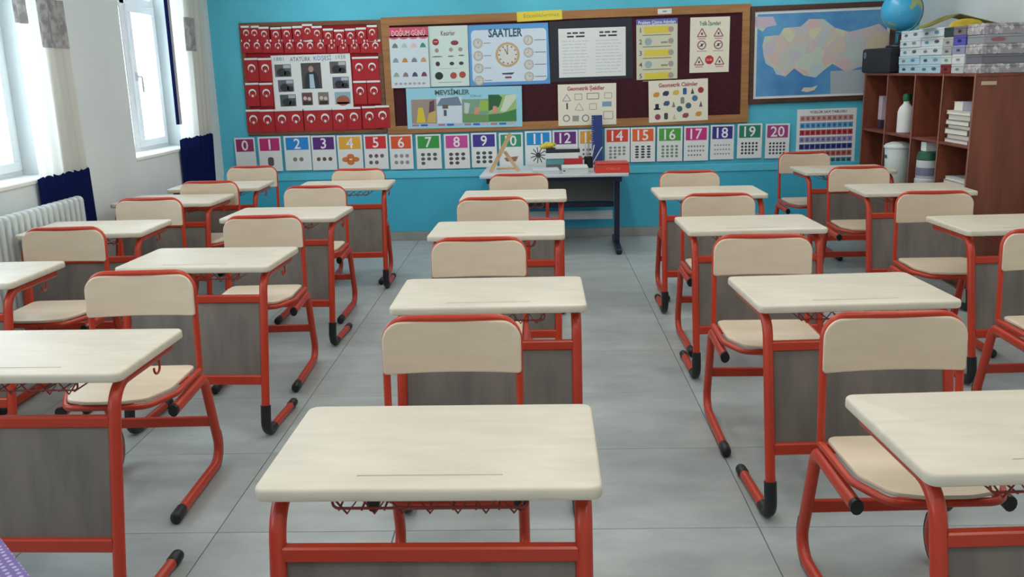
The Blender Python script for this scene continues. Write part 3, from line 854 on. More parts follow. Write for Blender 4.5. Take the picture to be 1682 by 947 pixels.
# traffic signs poster
o, w, h = sheet('traffic_poster', [(1134.6,29),(1200,26.7),(1196,118),(1131.8,119.6)], YP, M_CREAM, 'cream poster of red road signs with green title', 'poster')
letter(o, 'Trafik İşaretleri', .05, (60,116,104), .0, h*.39, D(0), wfit=w*.54, bold=.0012)
def tri(cx, cz, r):
    q = PR().outline([(cx-r, cz-r*.8), (cx+r, cz-r*.8), (cx, cz+r*.95)], r*.22, D(0)).build('warning_sign', (150,84,100), o)
    PR().rect(cx, cz-r*.2, r*.4, r*.5, D(1)).build('sign_symbol', (90,80,100), q)
    PR().rect(cx, cz-r*1.25, r*1.7, r*.2, D(0)).build('caption', (196,120,128), o)
for cx, cz in ((-.20, .22), (.22, .22), (-.26, -.29), (.26, -.29)): tri(cx*w, cz*h, w*.115)
for cx in (-.20, .22):
    q = PR().ring(cx*w, -.0*h, w*.085, w*.115, D(0)).build('round_sign', (150,90,110), o)
    PR().line(cx*w-.06*w, -.03*h, cx*w+.06*w, .03*h, .02*w, D(1)).rect(cx*w, 0, .05*w, .05*h, D(1)).build('sign_symbol', (80,76,92), q)
    PR().rect(cx*w, -.11*h, .26*w, .014*h, D(0)).build('caption', (150,150,150), o)
q = PR().poly([(.0*w+.115*w*math.cos(PI/8+PI/4*k), -.27*h+.115*w*math.sin(PI/8+PI/4*k)) for k in range(8)], D(0)).build('stop_sign', (190,30,36), o)
letter(q, 'DUR', .03, (236,200,200), 0, -.27*h, D(1), wfit=.14*w)
# seasons poster
o, w, h = sheet('seasons_poster', [(666.5,145),(857,141),(858,207.5),(670,211.5)], YW-.0290, mat('sky_poster_paper', (150,206,226), .55), 'long sky-blue poster of the four seasons', 'poster')
letter(o, 'MEVSİMLER', .06, (84,104,96), -.10*w, .40*h, D(2), wfit=.30*w, bold=.002)
letter(o, 'Okul', .03, (90,100,110), .10*w, .28*h, D(2), wfit=.09*w)
x0s = [(-.46, -.24), (-.24, -.02), (-.02, .21), (.21, .45)]
tops = (.22, .27, .20, .30)
scn = [((156,140,130), [('tent', (216,192,52), [(-.42,-.36),(-.34,-.36),(-.36,.02),(-.40,.02)]), ('tree', (96,66,84), [(-.31,-.12),(-.26,-.12),(-.26,.2),(-.30,.16)]), ('leaf_pile', (196,170,96), [(-.33,-.36),(-.25,-.36),(-.25,-.06),(-.31,-.12)])]),
       ((206,220,230), [('bare_tree', (110,132,152), [(-.24,.05),(-.02,.05),(-.05,.27),(-.2,.24)]), ('sledge', (110,92,80), [(-.19,-.02),(-.14,-.02),(-.14,.08),(-.19,.08)]), ('figure', (70,84,96), [(-.18,-.2),(-.155,-.2),(-.155,-.05),(-.18,-.05)])]),
       ((120,160,140), [('tree', (196,206,206), [(.0,-.2),(.03,-.2),(.05,.1),(.0,.12)]), ('bush', (150,184,84), [(.12,-.1),(.21,-.1),(.21,.15),(.14,.18)]), ('figure', (206,150,130), [(.08,-.24),(.13,-.24),(.13,0),(.09,0)]), ('meadow', (110,150,96), [(-.02,-.36),(.21,-.36),(.21,-.2),(-.02,-.14)])]),
       ((150,190,120), [('trees', (40,96,60), [(.21,-.1),(.30,.0),(.33,.22),(.30,.30),(.21,.30)]), ('pale_hill', (206,216,196), [(.31,-.12),(.36,-.12),(.45,.2),(.45,.3),(.36,.28)]), ('figure', (206,150,130), [(.24,-.16),(.29,-.16),(.28,.02),(.25,.02)]), ('meadow', (64,130,76), [(.21,-.36),(.45,-.36),(.45,-.06),(.33,-.16),(.21,-.18)])])]
for (xa, xb), tp, (c, items) in zip(x0s, tops, scn):
    q = PR().rect((xa+xb)/2*w, (tp-.38)/2*h, (xb-xa)*w, (tp+.38)*h, D(0)).build('season_panel', c, o)
    for k, (nm, cc, pts) in enumerate(items): PR().poly([(x*w, z*h) for x, z in pts], D(1+k)).build(nm, cc, q)
for i in range(12):
    PR().rect((-.43+.076*i)*w, -.42*h, .06*w, .05*h, D(0)).build('month_label', [(176,120,136),(64,92,176),(196,176,190)][i % 3], o)
# geometry posters
o, w, h = sheet('flat_shapes_poster', [(916.7,139),(1013,136),(1011.5,204),(916.7,206.7)], YW-.0290, M_CREAM, 'cream poster of flat geometric shapes with red title', 'poster')
letter(o, 'Geometrik Şekiller', .05, (168,64,64), -.02*w, .385*h, D(0), wfit=.64*w, bold=.0015)
shapes = [('triangle', [(-.42,.10),(-.28,.10),(-.35,.26)], (96,120,150)), ('square', [(-.21,.12),(-.09,.12),(-.09,.26),(-.21,.26)], (150,140,150)), ('rectangle', [(.0,.13),(.2,.13),(.2,.27),(.0,.27)], (90,84,90)), ('square', [(.30,.14),(.42,.14),(.42,.27),(.30,.27)], (150,156,160)),
          ('ruler', [(-.36,-.1),(-.33,-.1),(-.33,.05),(-.36,.05)], (110,80,80)), ('triangle', [(-.21,-.12),(-.06,-.14),(-.14,.04)], (150,156,160)), ('square', [(.04,-.12),(.16,-.12),(.16,.02),(.04,.02)], (140,146,150)), ('board', [(.26,-.06),(.42,-.06),(.42,.06),(.26,.06)], (120,160,184)), ('rectangle', [(.28,-.36),(.44,-.36),(.44,-.18),(.28,-.18)], (130,130,136))]
for nm, pts, c in shapes:
    P_ = PR(); pts = [(x*w, z*h) for x, z in pts]
    (P_.poly(pts, D(0)) if nm in ('board', 'ruler') else P_.outline(pts, .010*w, D(0))).build(nm, c, o)
for cx, cz, r in ((-.36,-.32,.06), (-.03,-.33,.062)): PR().ring(cx*w, cz*h, r*w*.75, r*w, D(0)).build('circle', (96,104,108), o)
PR().rect(-.2*w, -.33*h, .11*w, .14*h, D(0)).build('picture', (150,152,150), o)
o, w, h = sheet('solid_shapes_poster', [(1065,134),(1163.6,127.7),(1162,197.4),(1066,201)], YW-.0290, M_CREAM, 'cream poster of geometric solids in many colours', 'poster')
letter(o, 'Geometrik Cisimler', .05, (160,56,66), .0, .385*h, D(0), wfit=.66*w, bold=.0015)
sol = [('cube',-.37,.17,(200,140,60)),('block',-.21,.19,(60,56,90)),('cube',-.04,.20,(214,180,80)),('cylinder',.11,.22,(40,92,150)),('cone',.24,.22,(60,80,64)),('ball',.38,.23,(160,44,50)),('hat',-.36,-.12,(30,40,60)),('block',-.20,-.05,(60,90,130)),('cone',-.08,-.08,(140,120,116)),('cylinder',.07,-.0,(130,140,130)),('ball',.28,.04,(70,120,150)),('ball',.02,-.20,(60,100,110)),('ball',.17,-.13,(70,96,120)),('cone',.38,-.10,(120,90,96)),('cherries',-.35,-.37,(150,70,100)),('cylinder',-.21,-.36,(60,66,70)),('cone',-.07,-.38,(206,190,140)),('block',.12,-.36,(150,70,92)),('cube',.34,-.34,(206,150,70))]
for nm, cx, cz, c in sol:
    P_ = PR(); cx *= w; cz *= h; r = .05*w
    if nm in ('ball', 'cherries'): P_.disc(cx, cz, r, D(0), 16)
    elif nm == 'cone': P_.poly([(cx-r*.6, cz-r), (cx+r*.6, cz-r), (cx, cz+r)], D(0))
    elif nm == 'cylinder': P_.poly(rrect(r*1.3, r*2.2, r*.4, 4, cx, cz), D(0))
    elif nm == 'hat': P_.rect(cx, cz, r*1.2, r*1.8, D(0)).rect(cx, cz-r*.8, r*2.2, r*.5, D(0))
    else: P_.poly([(cx-r, cz-r*.7), (cx+r*.4, cz-r*.9), (cx+r*1.1, cz-r*.3), (cx+r*1.0, cz+r*.7), (cx-r*.3, cz+r*.8), (cx-r, cz+r*.2)], D(0))
    P_.build(nm, c, o)
# yellow strip and white card on the frame
YFR = YW-.0290
o, w, h = sheet('yellow_label', [(851,20.5),(924,15.5),(922.5,32),(847,35.5)], YFR, mat('yellow_card', (226,206,70), .6), 'yellow paper strip with handwriting on the pin board frame', 'label')
letter(o, 'Etkinliklerimiz', .05, (150,140,60), .04*w, .05*h, D(0), wfit=.78*w)
o, w, h = sheet('white_label', [(1080,14.8),(1103.5,13.8),(1103,22.3),(1080.5,23.5)], YFR, M_PAPER, 'small white paper label on the top frame of the pin board', 'label')
PR().rect(0, 0, .3*w, .3*h, D(0)).build('label_mark', (150,160,170), o)
# ---- map
r, c, w, h, a = framed_board('wall_map', [(1229,11),(1468,1.5),(1466,162),(1230,171)], .045, M_DKFRAME, M_PAPER, 'framed map of a country with blue seas beside the pin board', 'map')
def mz(x, y):      # zoomed crop pixel -> local x, z on the map face
    p = onY(1200+x/2.869, y/2.869, YW-.012); d = p-Vector((c.x, YW, c.z))
    return (d.x*math.cos(a)+d.z*math.sin(a), -d.x*math.sin(a)+d.z*math.cos(a))
def map_sea():
    return mat('map_sea', (62,124,184), .5, c2=(96,160,204), scale=2.5)
PR().poly([(-w/2+.07, -h/2+.065), (w/2-.07, -h/2+.065), (w/2-.07, h/2-.07), (-w/2+.07, h/2-.07)], .0128).build('sea', map_sea(), r)
def map_land():
    m = bpy.data.materials.new('map_land'); m.use_nodes = True; nt = m.node_tree; b = nt.nodes['Principled BSDF']; b.inputs['Roughness'].default_value = .5
    tc = nt.nodes.new('ShaderNodeTexCoord'); v = nt.nodes.new('ShaderNodeTexVoronoi'); v.feature = 'SMOOTH_F1'; v.inputs['Smoothness'].default_value = .4; v.inputs['Scale'].default_value = 8
    nt.links.new(tc.outputs['Object'], v.inputs['Vector'])
    sp = nt.nodes.new('ShaderNodeSeparateColor'); nt.links.new(v.outputs['Color'], sp.inputs[0])
    cr = nt.nodes.new('ShaderNodeValToRGB'); cr.color_ramp.interpolation = 'LINEAR'
    cs = [(206,190,160), (190,176,196), (176,196,186), (204,176,176), (196,204,170), (170,190,204)]
    el = cr.color_ramp.elements
    while len(el) < len(cs): el.new(0.5)
    for i, cc in enumerate(cs): el[i].position = i/len(cs); el[i].color = rgb(*cc)
    nt.links.new(sp.outputs[0], cr.inputs['Fac']); nt.links.new(cr.outputs['Color'], b.inputs['Base Color'])
    return m
M_LAND = map_land()
land = [(150,215),(160,172),(230,165),(252,132),(330,125),(370,90),(440,90),(490,130),(560,150),(640,130),(700,112),(745,150),(765,200),(740,262),(690,300),(600,318),(545,338),(480,300),(440,330),(400,365),(345,355),(300,322),(258,360),(215,350),(200,320),(165,300),(155,260)]
PR().poly([mz(x, y) for x, y in land], .0132).build('land', M_LAND, r)
PR().poly([mz(x, y) for x, y in [(112,80),(200,78),(218,118),(170,128),(150,150),(118,128)]], .0132).build('land', M_LAND, r)
PR().poly([mz(x, y) for x, y in [(332,428),(345,412),(380,412),(410,402),(395,424),(360,434)]], .0132).build('island', (206,200,180), r)
PR().poly([mz(x, y) for x, y in [(470,335),(690,325),(690,436),(470,442)]], .0136).build('legend_box', (166,178,186), r)
# ---- hundred chart
o, w, h = sheet('number_chart', [(1310,179.5),(1406,177),(1402,307),(1304.5,311)], YW, M_PAPER, 'tall number chart with coloured rows right of the number cards', 'poster')
letter(o, 'YÜZLÜK SAYI TABLOSU', .03, (60,60,66), .02*w, .465*h, D(0), wfit=.62*w, bold=.0008)
rc = [(190,140,140),(84,150,200),(176,56,70),(150,140,184),(44,60,130),(170,96,96),(70,120,140),(150,80,110),(56,62,120),(140,130,170)]
for i, cc in enumerate(rc):
    q = PR()
    for k in range(10): q.rect((-.405+.09*k)*w, (.385-.088*i)*h, .084*w, .066*h, D(0))
    q = q.build('number_row', cc, o)
    g = PR()
    for k in range(10): g.rect((-.405+.09*k)*w, (.385-.088*i)*h, .034*w, .03*h, D(1))
    tag(g.build('row_numerals', tuple(max(0, v-50) for v in cc), q), kind='stuff')
# ---- number cards 0..20
CARDX = [(386.7,420),(425,462.5),(467.4,510.4),(512,552),(554.5,595.5),(598,637),(640,678),(683.5,724.5),(729.5,771),(774,815.6),(819.5,858.7),(862,905.6),(907.5,948.7),(950,988),(993,1034),(1035.5,1075.6),(1079,1120.5),(1123,1163),(1166.5,1205),(1210.5,1251),(1256.5,1296)]
CARDT = [226,224.5,223,222.5,222,221,221,220.5,220,218,218,215,213.7,212.5,210,209,208,207,205,203,203]
CARDC = [(150,44,98),(184,36,112),(20,132,208),(84,34,118),(222,166,54),(204,42,46),(218,84,42),(48,150,70),(198,72,152),(62,52,146),(46,144,108),(20,140,206),(100,42,122),(212,160,56),(208,66,46),(222,100,46),(72,160,66),(192,46,122),(48,48,136),(28,126,100),(162,62,128)]
PICC = [None,(86,80,84),(130,126,110),(96,80,50),(206,116,50),(110,90,100),(150,140,150),(80,90,80),(90,70,80),(70,76,80),(150,100,70),(60,56,70),(90,90,90),(110,100,90),(130,140,130),(60,60,66),(120,140,120),(140,130,140),(160,150,170),(60,66,70),(70,70,84)]
NUMW = 'zero one two three four five six seven eight nine ten eleven twelve thirteen fourteen fifteen sixteen seventeen eighteen nineteen twenty'.split()
COLW = 'plum magenta blue purple amber red orange green pink indigo teal blue purple amber red orange green magenta navy teal plum'.split()
GRID = {2:(2,1),3:(3,1),6:(3,2),8:(3,3),9:(3,3),12:(4,3),13:(5,3),14:(4,4),15:(3,5),16:(4,4),17:(6,3),18:(6,3),19:(5,4),20:(5,4)}
for i, ((x0, x1), t) in enumerate(zip(CARDX, CARDT)):
    b = t+56.5; k = -.025*(x1-x0)
    o, w, h = sheet('number_card', [(x0, t-k/2), (x1, t+k/2), (x1+.8, b+k/2), (x0+.8, b-k/2)], YW-.0225, M_PAPER, 'white card with the numeral %s on a %s block, on the blue wall' % (NUMW[i], COLW[i]), 'number card', 'number cards from 0 to 20')
    PR().rect(0, h*.275, w*.86, h*.36, D(0)).build('colour_block', CARDC[i], o)
    letter(o, str(i), h*.42, (236,228,236), 0, h*.275, D(1), bold=.0015, name='numeral')
    if i == 0: continue
    pc_ = PICC[i]; p = PR()
    if i == 11:
        for q in range(11): p.line(0, -.2*h, .3*w*math.cos(2*PI*q/11), -.2*h+.3*w*math.sin(2*PI*q/11), .035*w, D(0))
        p.disc(0, -.2*h, .1*w, D(1), 10)
    elif i == 4:
        for dx, dz in ((-.2, 0), (.2, 0), (0, .09), (0, -.09)): p.disc(dx*w, -.2*h+dz*h, .15*w, D(0), 12, .075*h)
    elif i == 10: p.poly([(-.3*w,-.22*h),(.3*w,-.18*h),(.2*w,-.33*h),(-.2*w,-.33*h)], D(0))
    elif i == 1: p.poly(rrect(.26*w, .26*h, .1*w, 4, 0, -.22*h), D(0))
    else:
        g = GRID.get(i) or (i if i < 4 else 3, (i+2)//3)
        n = 0
        for rr_ in range(g[1]):
            for cc in range(g[0]):
                if n >= i: break
                dx = (cc-(g[0]-1)/2)*(.72/max(g[0], 3)); dz = -.02-.38*(rr_+.5)/g[1] if g[1] > 1 else -.18
                p.disc(dx*w, dz*h, min(.25/max(g[0], 3), .09)*w, D(0), 10, min(min(.25/max(g[0], 3), .09)*w, .15*h/g[1])); n += 1
    tag(p.build('printed_picture', pc_, o), kind='stuff')

# ================================================================== work table at the back wall
def make_back_table():
    TH = .70
    p = onZ(917, 288, TH)
    r = empty('work_table', (.15, 7.99, 0), math.radians(-2.0))
    W, Dp = 1.27, .82
    MB().plate(rrect(W, Dp, .012, 3), TH-.024, TH, .004, 2).build('table_top', M_TABLETOP, r)
    lx = .555
    for s in (-1, 1):
        leg = MB(); leg.bbox(s*lx-.022, s*lx+.022, -.06, .06, .05, TH-.075, .005)
        leg.bbox(s*lx-.024, s*lx+.024, -.36, .36, TH-.074, TH-.026, .005)
        lo = leg.build('leg', M_NAVYMET, r)
        ft = MB(); ft.bbox(s*lx-.026, s*lx+.026, -.40, .34, .012, .049, .008); fo = ft.build('foot', M_NAVYMET, lo)
        for y in (-.38, .32): MB().lathe([(.018, 0), (.02, .004), (.016, .012)], 12, (s*lx, y, .0)).build('foot_pad', M_BLACK, lo)
    MB().bbox(-lx+.023, lx-.023, -.34, -.32, TH-.066, TH-.025, .003).build('front_rail', M_NAVYMET, r)
    MB().bbox(-lx+.023, lx-.023, .10, .116, .40, TH-.03, .002).build('modesty_panel', M_GREYBOARD, r)
    MB().bbox(-lx+.023, lx-.023, .09, .13, .345, .395, .004).build('crossbar', M_NAVYMET, r)
    MB().bbox(-lx+.023, lx-.023, .30, .318, .20, .28, .002).build('back_rail', M_TABLETOP, r)
    tag(r, 'work table with pale top and navy metal legs by the back wall', 'table')
make_back_table()
TZ = .7005
def spot(px, y): return onY(px, 280, y).x
def book(name, x0, x1, y0, y1, z0, z1, cov, lab, cat='book', rz=0.0, pages=True):
    cx, cy = (x0+x1)/2, (y0+y1)/2
    r = empty(name, (cx, cy, z0), rz); w, d, t = x1-x0, y1-y0, z1-z0
    c = MB().bbox(-w/2, w/2, -d/2, d/2, 0, .003, .001); c.bbox(-w/2, w/2, -d/2, d/2, t-.003, t, .001)
    c.bbox(-w/2, w/2, -d/2, -d/2+.003, .003, t-.003, .001)
    c.build('cover', flat(cov), r, smooth=False)
    MB().box(-w/2+.004, w/2-.004, -d/2+.0035, d/2-.004, .0032, t-.0032).build('page_block', M_CREAM, r, smooth=False)
    return tag(r, lab, cat)
xa, xb = spot(898, 7.8), spot(950, 7.8)
# lower stack, then books
book('paper_pad', spot(875, 7.72), spot(918, 7.72), 7.62, 7.86, TZ, TZ+.035, (196,200,206), 'pale paper pad lying at the front of the work table', 'paper pad', .05)
def carton(name, x0, x1, y0, y1, z0, z1, c, lab, cat='box', mark=None, face='-y', rz=0.0, m=None):
    cx, cy = (x0+x1)/2, (y0+y1)/2; r = empty(name, (cx, cy, z0), rz); w, d, t = x1-x0, y1-y0, z1-z0
    m = m or flat(c)
    MB().bbox(-w/2, w/2, -d/2, d/2, 0, t*.72, .0025).build('box_body', m, r)
    MB().bbox(-w/2-.0012, w/2+.0012, -d/2-.0012, d/2+.0012, t*.725, t, .0025).build('box_lid', m, r)
    if mark:
        p = MB()
        for (u, v, mw, mh, mc) in mark:
            q = MB(); pts = [(math.cos(2*PI*k/14)*mw/2, math.sin(2*PI*k/14)*mh/2) for k in range(14)]
            if face == '-x': q.add([(-w/2-.0018, u*d-a, v*t+b) for a, b in pts], [tuple(range(14))])
            else: q.add([(u*w+a, -d/2-.0018, v*t+b) for a, b in pts], [tuple(range(14))])
            q.build('printed_mark', flat(mc), r, smooth=False)
    return tag(r, lab, cat)
carton('white_box', spot(923, 7.70), spot(965, 7.70), 7.60, 7.84, TZ, TZ+.058, (206,212,212), 'flat white box at the front of the work table', mark=[(-.42, .5, .02, .012, (80,80,90))])
zb = TZ
ys0, ys1 = 7.92, 8.16
x1_, x2_ = spot(897, 7.95), spot(952, 7.95)
book('book', x1_, x2_-.02, ys0, ys1, TZ, TZ+.05, (90,96,100), 'dark grey book at the bottom of the book stack')
book('book', x1_, spot(926, 7.95), ys0+.01, ys1, TZ+.0505, TZ+.10, (96,150,160), 'teal book in the stack on the work table')
book('book', spot(927, 7.95), spot(957, 7.95), ys0, ys1-.02, TZ+.0505, TZ+.102, (184,36,48), 'red book in the stack on the work table')
book('book', x1_-.005, x2_-.01, ys0, ys1, TZ+.1025, TZ+.152, (214,218,216), 'thick white book above the red and teal books')
book('book', x1_, x2_, ys0+.01, ys1, TZ+.1525, TZ+.182, (30,34,50), 'thin black book near the top of the stack', rz=.03)
book('book', x1_+.09, x2_-.01, ys0+.02, ys1-.01, TZ+.1835, TZ+.208, (204,206,210), 'white booklet on top of the book stack', rz=-.04)
# yellow cloth on the stack
bm = bmesh.new(); bmesh.ops.create_icosphere(bm, subdivisions=3, radius=1)
for v in bm.verts:
    n = 1+.18*math.sin(5*v.co.x+2)*math.cos(4*v.co.y)+.1*math.sin(9*v.co.z+v.co.x*6)
    v.co = Vector((v.co.x*.072*n, v.co.y*.05*n, max(-.0, .026+v.co.z*.030*n)+v.co.x*.010+.0008))
me = bpy.data.meshes.new('duster_cloth'); bm.to_mesh(me); bm.free(); me.materials.append(mat('yellow_cloth', (206,190,70), .9, var=.12, scale=30, bump=.3, bscale=200))
me.polygons.foreach_set('use_smooth', [True]*len(me.polygons))
o = link('duster_cloth', me, None, (spot(906, 8.0), 8.02, TZ+.2085)); tag(o, 'crumpled yellow cloth on top of the book stack', 'cloth')
o.location.z = TZ+.1835; o.location.x = x1_+.015
# black cup of pens at the right of the stack
def make_pen_holder():
    r = empty('pen_holder', (spot(966, 8.2), 8.10, TZ))
    x = 0
    cup = MB().lathe([(.036, 0), (.040, .003), (.040, .10), (.036, .10), (.035, .006)], 20).build('pen_cup', M_BLACK, r)
    for a, b in ((.05, .2), (-.03, .22), (.12, .18), (.0, .23)):
        MB().tube([(a*.2, .0, .02), (a, .0, b)], .005, n=8, dome=True).build('pencil', flat(((210,214,218), (40,44,52), (196,200,210), (150,150,160))[int(b*100) % 4]), r)
    return tag(r, 'black cup of pens between the books and the blue ruler', 'pen cup')
make_pen_holder()
# blue ruler leaning on the wall
def make_ruler():
    b = onY(981, 265, 8.36); t = onY(982, 189, 8.44)
    L = (t.z-TZ)
    r = empty('chalkboard_ruler', (b.x, 8.345, TZ+.0015)); r.rotation_euler = (-.12, 0, 0)
    L = L/math.cos(.12); w = .098
    MB().bbox(-w/2, w/2, -.006, .006, 0, L, .002).build('ruler_body', flat((22,50,116)), r)
    tk = PR()
    for i in range(int(L/.02)):
        z = .01+.02*i; l = .02 if i % 5 == 0 else .012
        tk.rect(-w/2+l/2, z, l, .003, .0066)
    tag(tk.build('tick_marks', (190,204,222), r), kind='stuff')
    return tag(r, 'tall navy blue ruler standing upright against the wall', 'ruler')
make_ruler()
# red tray box
def make_red_box():
    x0, x1 = spot(977, 7.68), spot(1034, 7.68); w = x1-x0; d = .22; h = .085
    r = empty('red_box', ((x0+x1)/2, 7.74, TZ))
    rings = [[(sx*w/2*k, sy*d/2*k, z) for sx, sy in ((-1,-1),(1,-1),(1,1),(-1,1))] for k, z in ((.98, 0), (1.0, .004), (.93, h-.016))]
    MB().loops(rings).build('box_body', mat('red_plastic', (206,54,38), .35), r, smooth=False)
    MB().bbox(-w*.475, w*.475, -d*.475, d*.475, h-.0158, h, .005).build('box_lid', mat('red_plastic_lid', (196,66,58), .3), r)
    letter(r, 'Okul', .03, (226,130,110), 0, h*.42, d/2*.975+.001, wfit=w*.4)
    return tag(r, 'red plastic box at the right end of the work table', 'box')
make_red_box()
# wooden chalkboard compass
def make_compass():
    y = 7.86
    A, T, J, B = onY(806, 281, y), onY(838.5, 219, y), onY(829, 249, y), onY(852, 277, y)
    M_W = mat('pale_wood', (206,176,138), .5, c2=(188,156,116), scale=4, stretch=(1, 1, .3))
    r = empty('chalkboard_compass', (A.x, y, TZ))
    def bar(p, q, w, yy, nm, t=.012):
        v = (q-p).normalized(); n = Vector((-v.z, 0, v.x))*(w/2)
        vs = []
        for off in (yy, yy+t):
            for e in (p-n, p+n, q+n, q-n): vs.append((e.x-A.x, off, e.z-TZ))
        MB().add(vs, [(0,1,2,3),(7,6,5,4),(0,4,5,1),(1,5,6,2),(2,6,7,3),(3,7,4,0)]).build(nm, M_W, r, smooth=False)
    A.z = TZ+.006; B.z = TZ+.008
    bar(A, T, .036, -.012, 'long_arm'); bar(J, B, .030, .001, 'short_arm'); bar(Vector((A.x+.05, y, TZ+.03)), Vector((B.x-.02, y, TZ+.03)), .018, .0135, 'cross_strut')
    MB().tube([(J.x-A.x, -.016, J.z-TZ), (J.x-A.x, .018, J.z-TZ)], .008, n=10, side=(1, 0, 0)).build('wing_screw', M_CHROME, r)
    return tag(r, 'pale wooden chalkboard compass standing on the work table', 'drawing tool')
make_compass()

# ================================================================== open cabinet on the right
CX0, CX1 = 2.92, 3.455
CY = [6.16, 6.637, 7.12, 7.667, 8.20]
CH, SH = 1.468, (.055, .52, .99)
def make_cabinet():
    r = empty('open_cabinet', ((CX0+CX1)/2, (CY[0]+CY[-1])/2, 0)); ox, oy = (CX0+CX1)/2, (CY[0]+CY[-1])/2
    t = .018
    def b(nm, x0, x1, y0, y1, z0, z1, m=M_CAB):
        return MB().bbox(x0-ox, x1-ox, y0-oy, y1-oy, z0, z1, .0012).build(nm, m, r, smooth=False)
    b('side_panel', CX0, CX1, CY[0], CY[0]+t, 0.001, CH-t-.0005); b('side_panel', CX0, CX1, CY[-1]-t, CY[-1], 0.001, CH-t-.0005)
    b('top_panel', CX0-.004, CX1, CY[0]-.004, CY[-1]+.004, CH-t, CH)
    b('back_panel', CX1-.008, CX1, CY[0]+t+.0005, CY[-1]-t-.0005, .001, CH-t-.0005)
    b('plinth', CX0+.03, CX0+.045, CY[0]+t+.0005, CY[-1]-t-.0005, .001, SH[0]-t-.0005)
    for z in SH: b('shelf', CX0, CX1-.0085, CY[0]+t+.0005, CY[-1]-t-.0005, z-t, z)
    for y in CY[1:-1]:
        for i, z in enumerate(SH):
            z1 = (SH[i+1]-t if i < 2 else CH-t)-.0005
            b('divider', CX0+.001, CX1-.0085, y-t/2, y+t/2, z+.0005, z1)
    for y in CY: MB().bbox(CX0-.0065-ox, CX0-.0045-ox, y-.010-oy, y+.010-oy, .06, CH-.002, .0005).build('edge_strip', M_CABEDGE, r, smooth=False)
    MB().bbox(CX0+.035-ox, CX0+.135-ox, CY[0]-.0065-oy, CY[0]-.0045-oy, CH-.075, CH-.05, .0005).build('paper_tag', mat('beige_tag', (190,170,140), .6), r, smooth=False)
    return tag(r, 'red-brown open cabinet with cubby compartments along the right wall', 'cabinet')
make_cabinet()
def cy(px, x, py=200): return onX(px, py, x).y
# ---- compartment contents
z = SH[2]+.0008
r = empty('tall_carton', (3.06, cy(1451, 3.06), z))
MB().bbox(-.04, .04, -.045, .045, .0, .075, .003).build('dark_base', flat((60,50,70)), r)
MB().bbox(-.036, .036, -.042, .042, .0755, .28, .003).build('carton_body', flat((196,184,196)), r)
tag(r, 'tall pale narrow carton in the far upper compartment', 'carton')
def bottle(name, x, y, z, prof, m, cap_prof, cap_m, lab, label_band=None):
    r = empty(name, (x, y, z)); MB().lathe(prof, 24).build('bottle_body', m, r)
    MB().lathe(cap_prof, 18).build('bottle_cap', cap_m, r)
    if label_band: MB().lathe([(label_band[0], label_band[1]), (label_band[0], label_band[2])], 24).build('bottle_label', label_band[3], r)
    return tag(r, lab, 'bottle')
bottle('white_bottle', 3.02, cy(1487, 3.02), z, [(.058, 0), (.064, .006), (.064, .17), (.052, .205), (.026, .235), (.024, .255)], M_PAPER,
       [(.03, .2555), (.032, .26), (.032, .30), (.026, .312), (.012, .315)], flat((30,104,72)), 'white plastic bottle with a green cap in the upper compartment')
yc = 6.40
for i in range(7):
    t = .026+.006*(i % 3)
    c = [(150,136,150),(176,168,178),(120,112,130),(190,184,190),(136,126,142),(160,152,164),(206,206,212)][i]
    book('notebook', 2.935+.012*(i % 2), 3.18, yc-.18+.015*(i % 3), yc+.19-.012*(i % 2), z, z+t, c,
         ('lilac-grey notebook, %s from the bottom in the near upper compartment' % ORD[i]), 'notebook', rz=.015*((i % 3)-1)); z += t+.0008
book('white_notebook', 2.97, 3.1, yc+.02, yc+.16, z, z+.06, (206,214,226), 'small white pad on the notebook pile in the cabinet', 'notepad')
z = SH[1]+.0008
r = empty('white_bucket', (2.965, 7.46, z))
MB().lathe([(.085, 0), (.092, .005), (.108, .36), (.104, .385), (.06, .40)], 28).build('bin_body', mat('white_bag_plastic', (206,218,216), .4, var=.05, scale=6), r)
MB().lathe([(.112, .352), (.116, .357), (.116, .372), (.110, .375)], 28).build('rim', M_PAPER, r)
MB().add([(-.104+.001*abs(k-3), -.03+.01*k, .27) for k in range(7)]+[(-.107+.001*abs(k-3), -.03+.01*k, .30) for k in range(7)], [(k, k+1, k+8, k+7) for k in range(6)]).build('green_sticker', flat((40,110,90)), r)
tag(r, 'white plastic bin in the middle row of the cabinet', 'bin')
r = empty('green_canister', (2.985, 6.93, z))
MB().lathe([(.085, 0), (.09, .006), (.09, .16), (.086, .165)], 26).build('lower_tub', mat('white_tub', (206,210,214), .4), r)
MB().lathe([(.082, .1655), (.084, .17), (.084, .30), (.08, .305)], 26).build('upper_tub', mat('white_tub', (206,210,214), .4), r)
MB().lathe([(.086, .19), (.086, .25)], 26).build('printed_band', flat((120,120,150)), r)
MB().lathe([(.082, .3055), (.086, .31), (.078, .365), (.05, .37)], 26).build('green_lid', flat((30,92,66)), r)
MB().bbox(-.045, .045, -.045, .045, .3705, .440, .004).build('white_top', M_PAPER, r)
tag(r, 'white tubs stacked with a green lid in the middle row of the cabinet', 'canister')
yc = 6.40
zz = z
for i in range(9):
    t = .024; book('workbook', 2.95+.01*(i % 3), 3.20, yc-.17-.01*(i % 2), yc+.20, zz, zz+t, [(176,180,190),(150,156,170),(196,200,206)][i % 3], 'grey workbook, %s from the bottom in the near middle compartment' % ORD[i], 'workbook'); zz += t+.0008
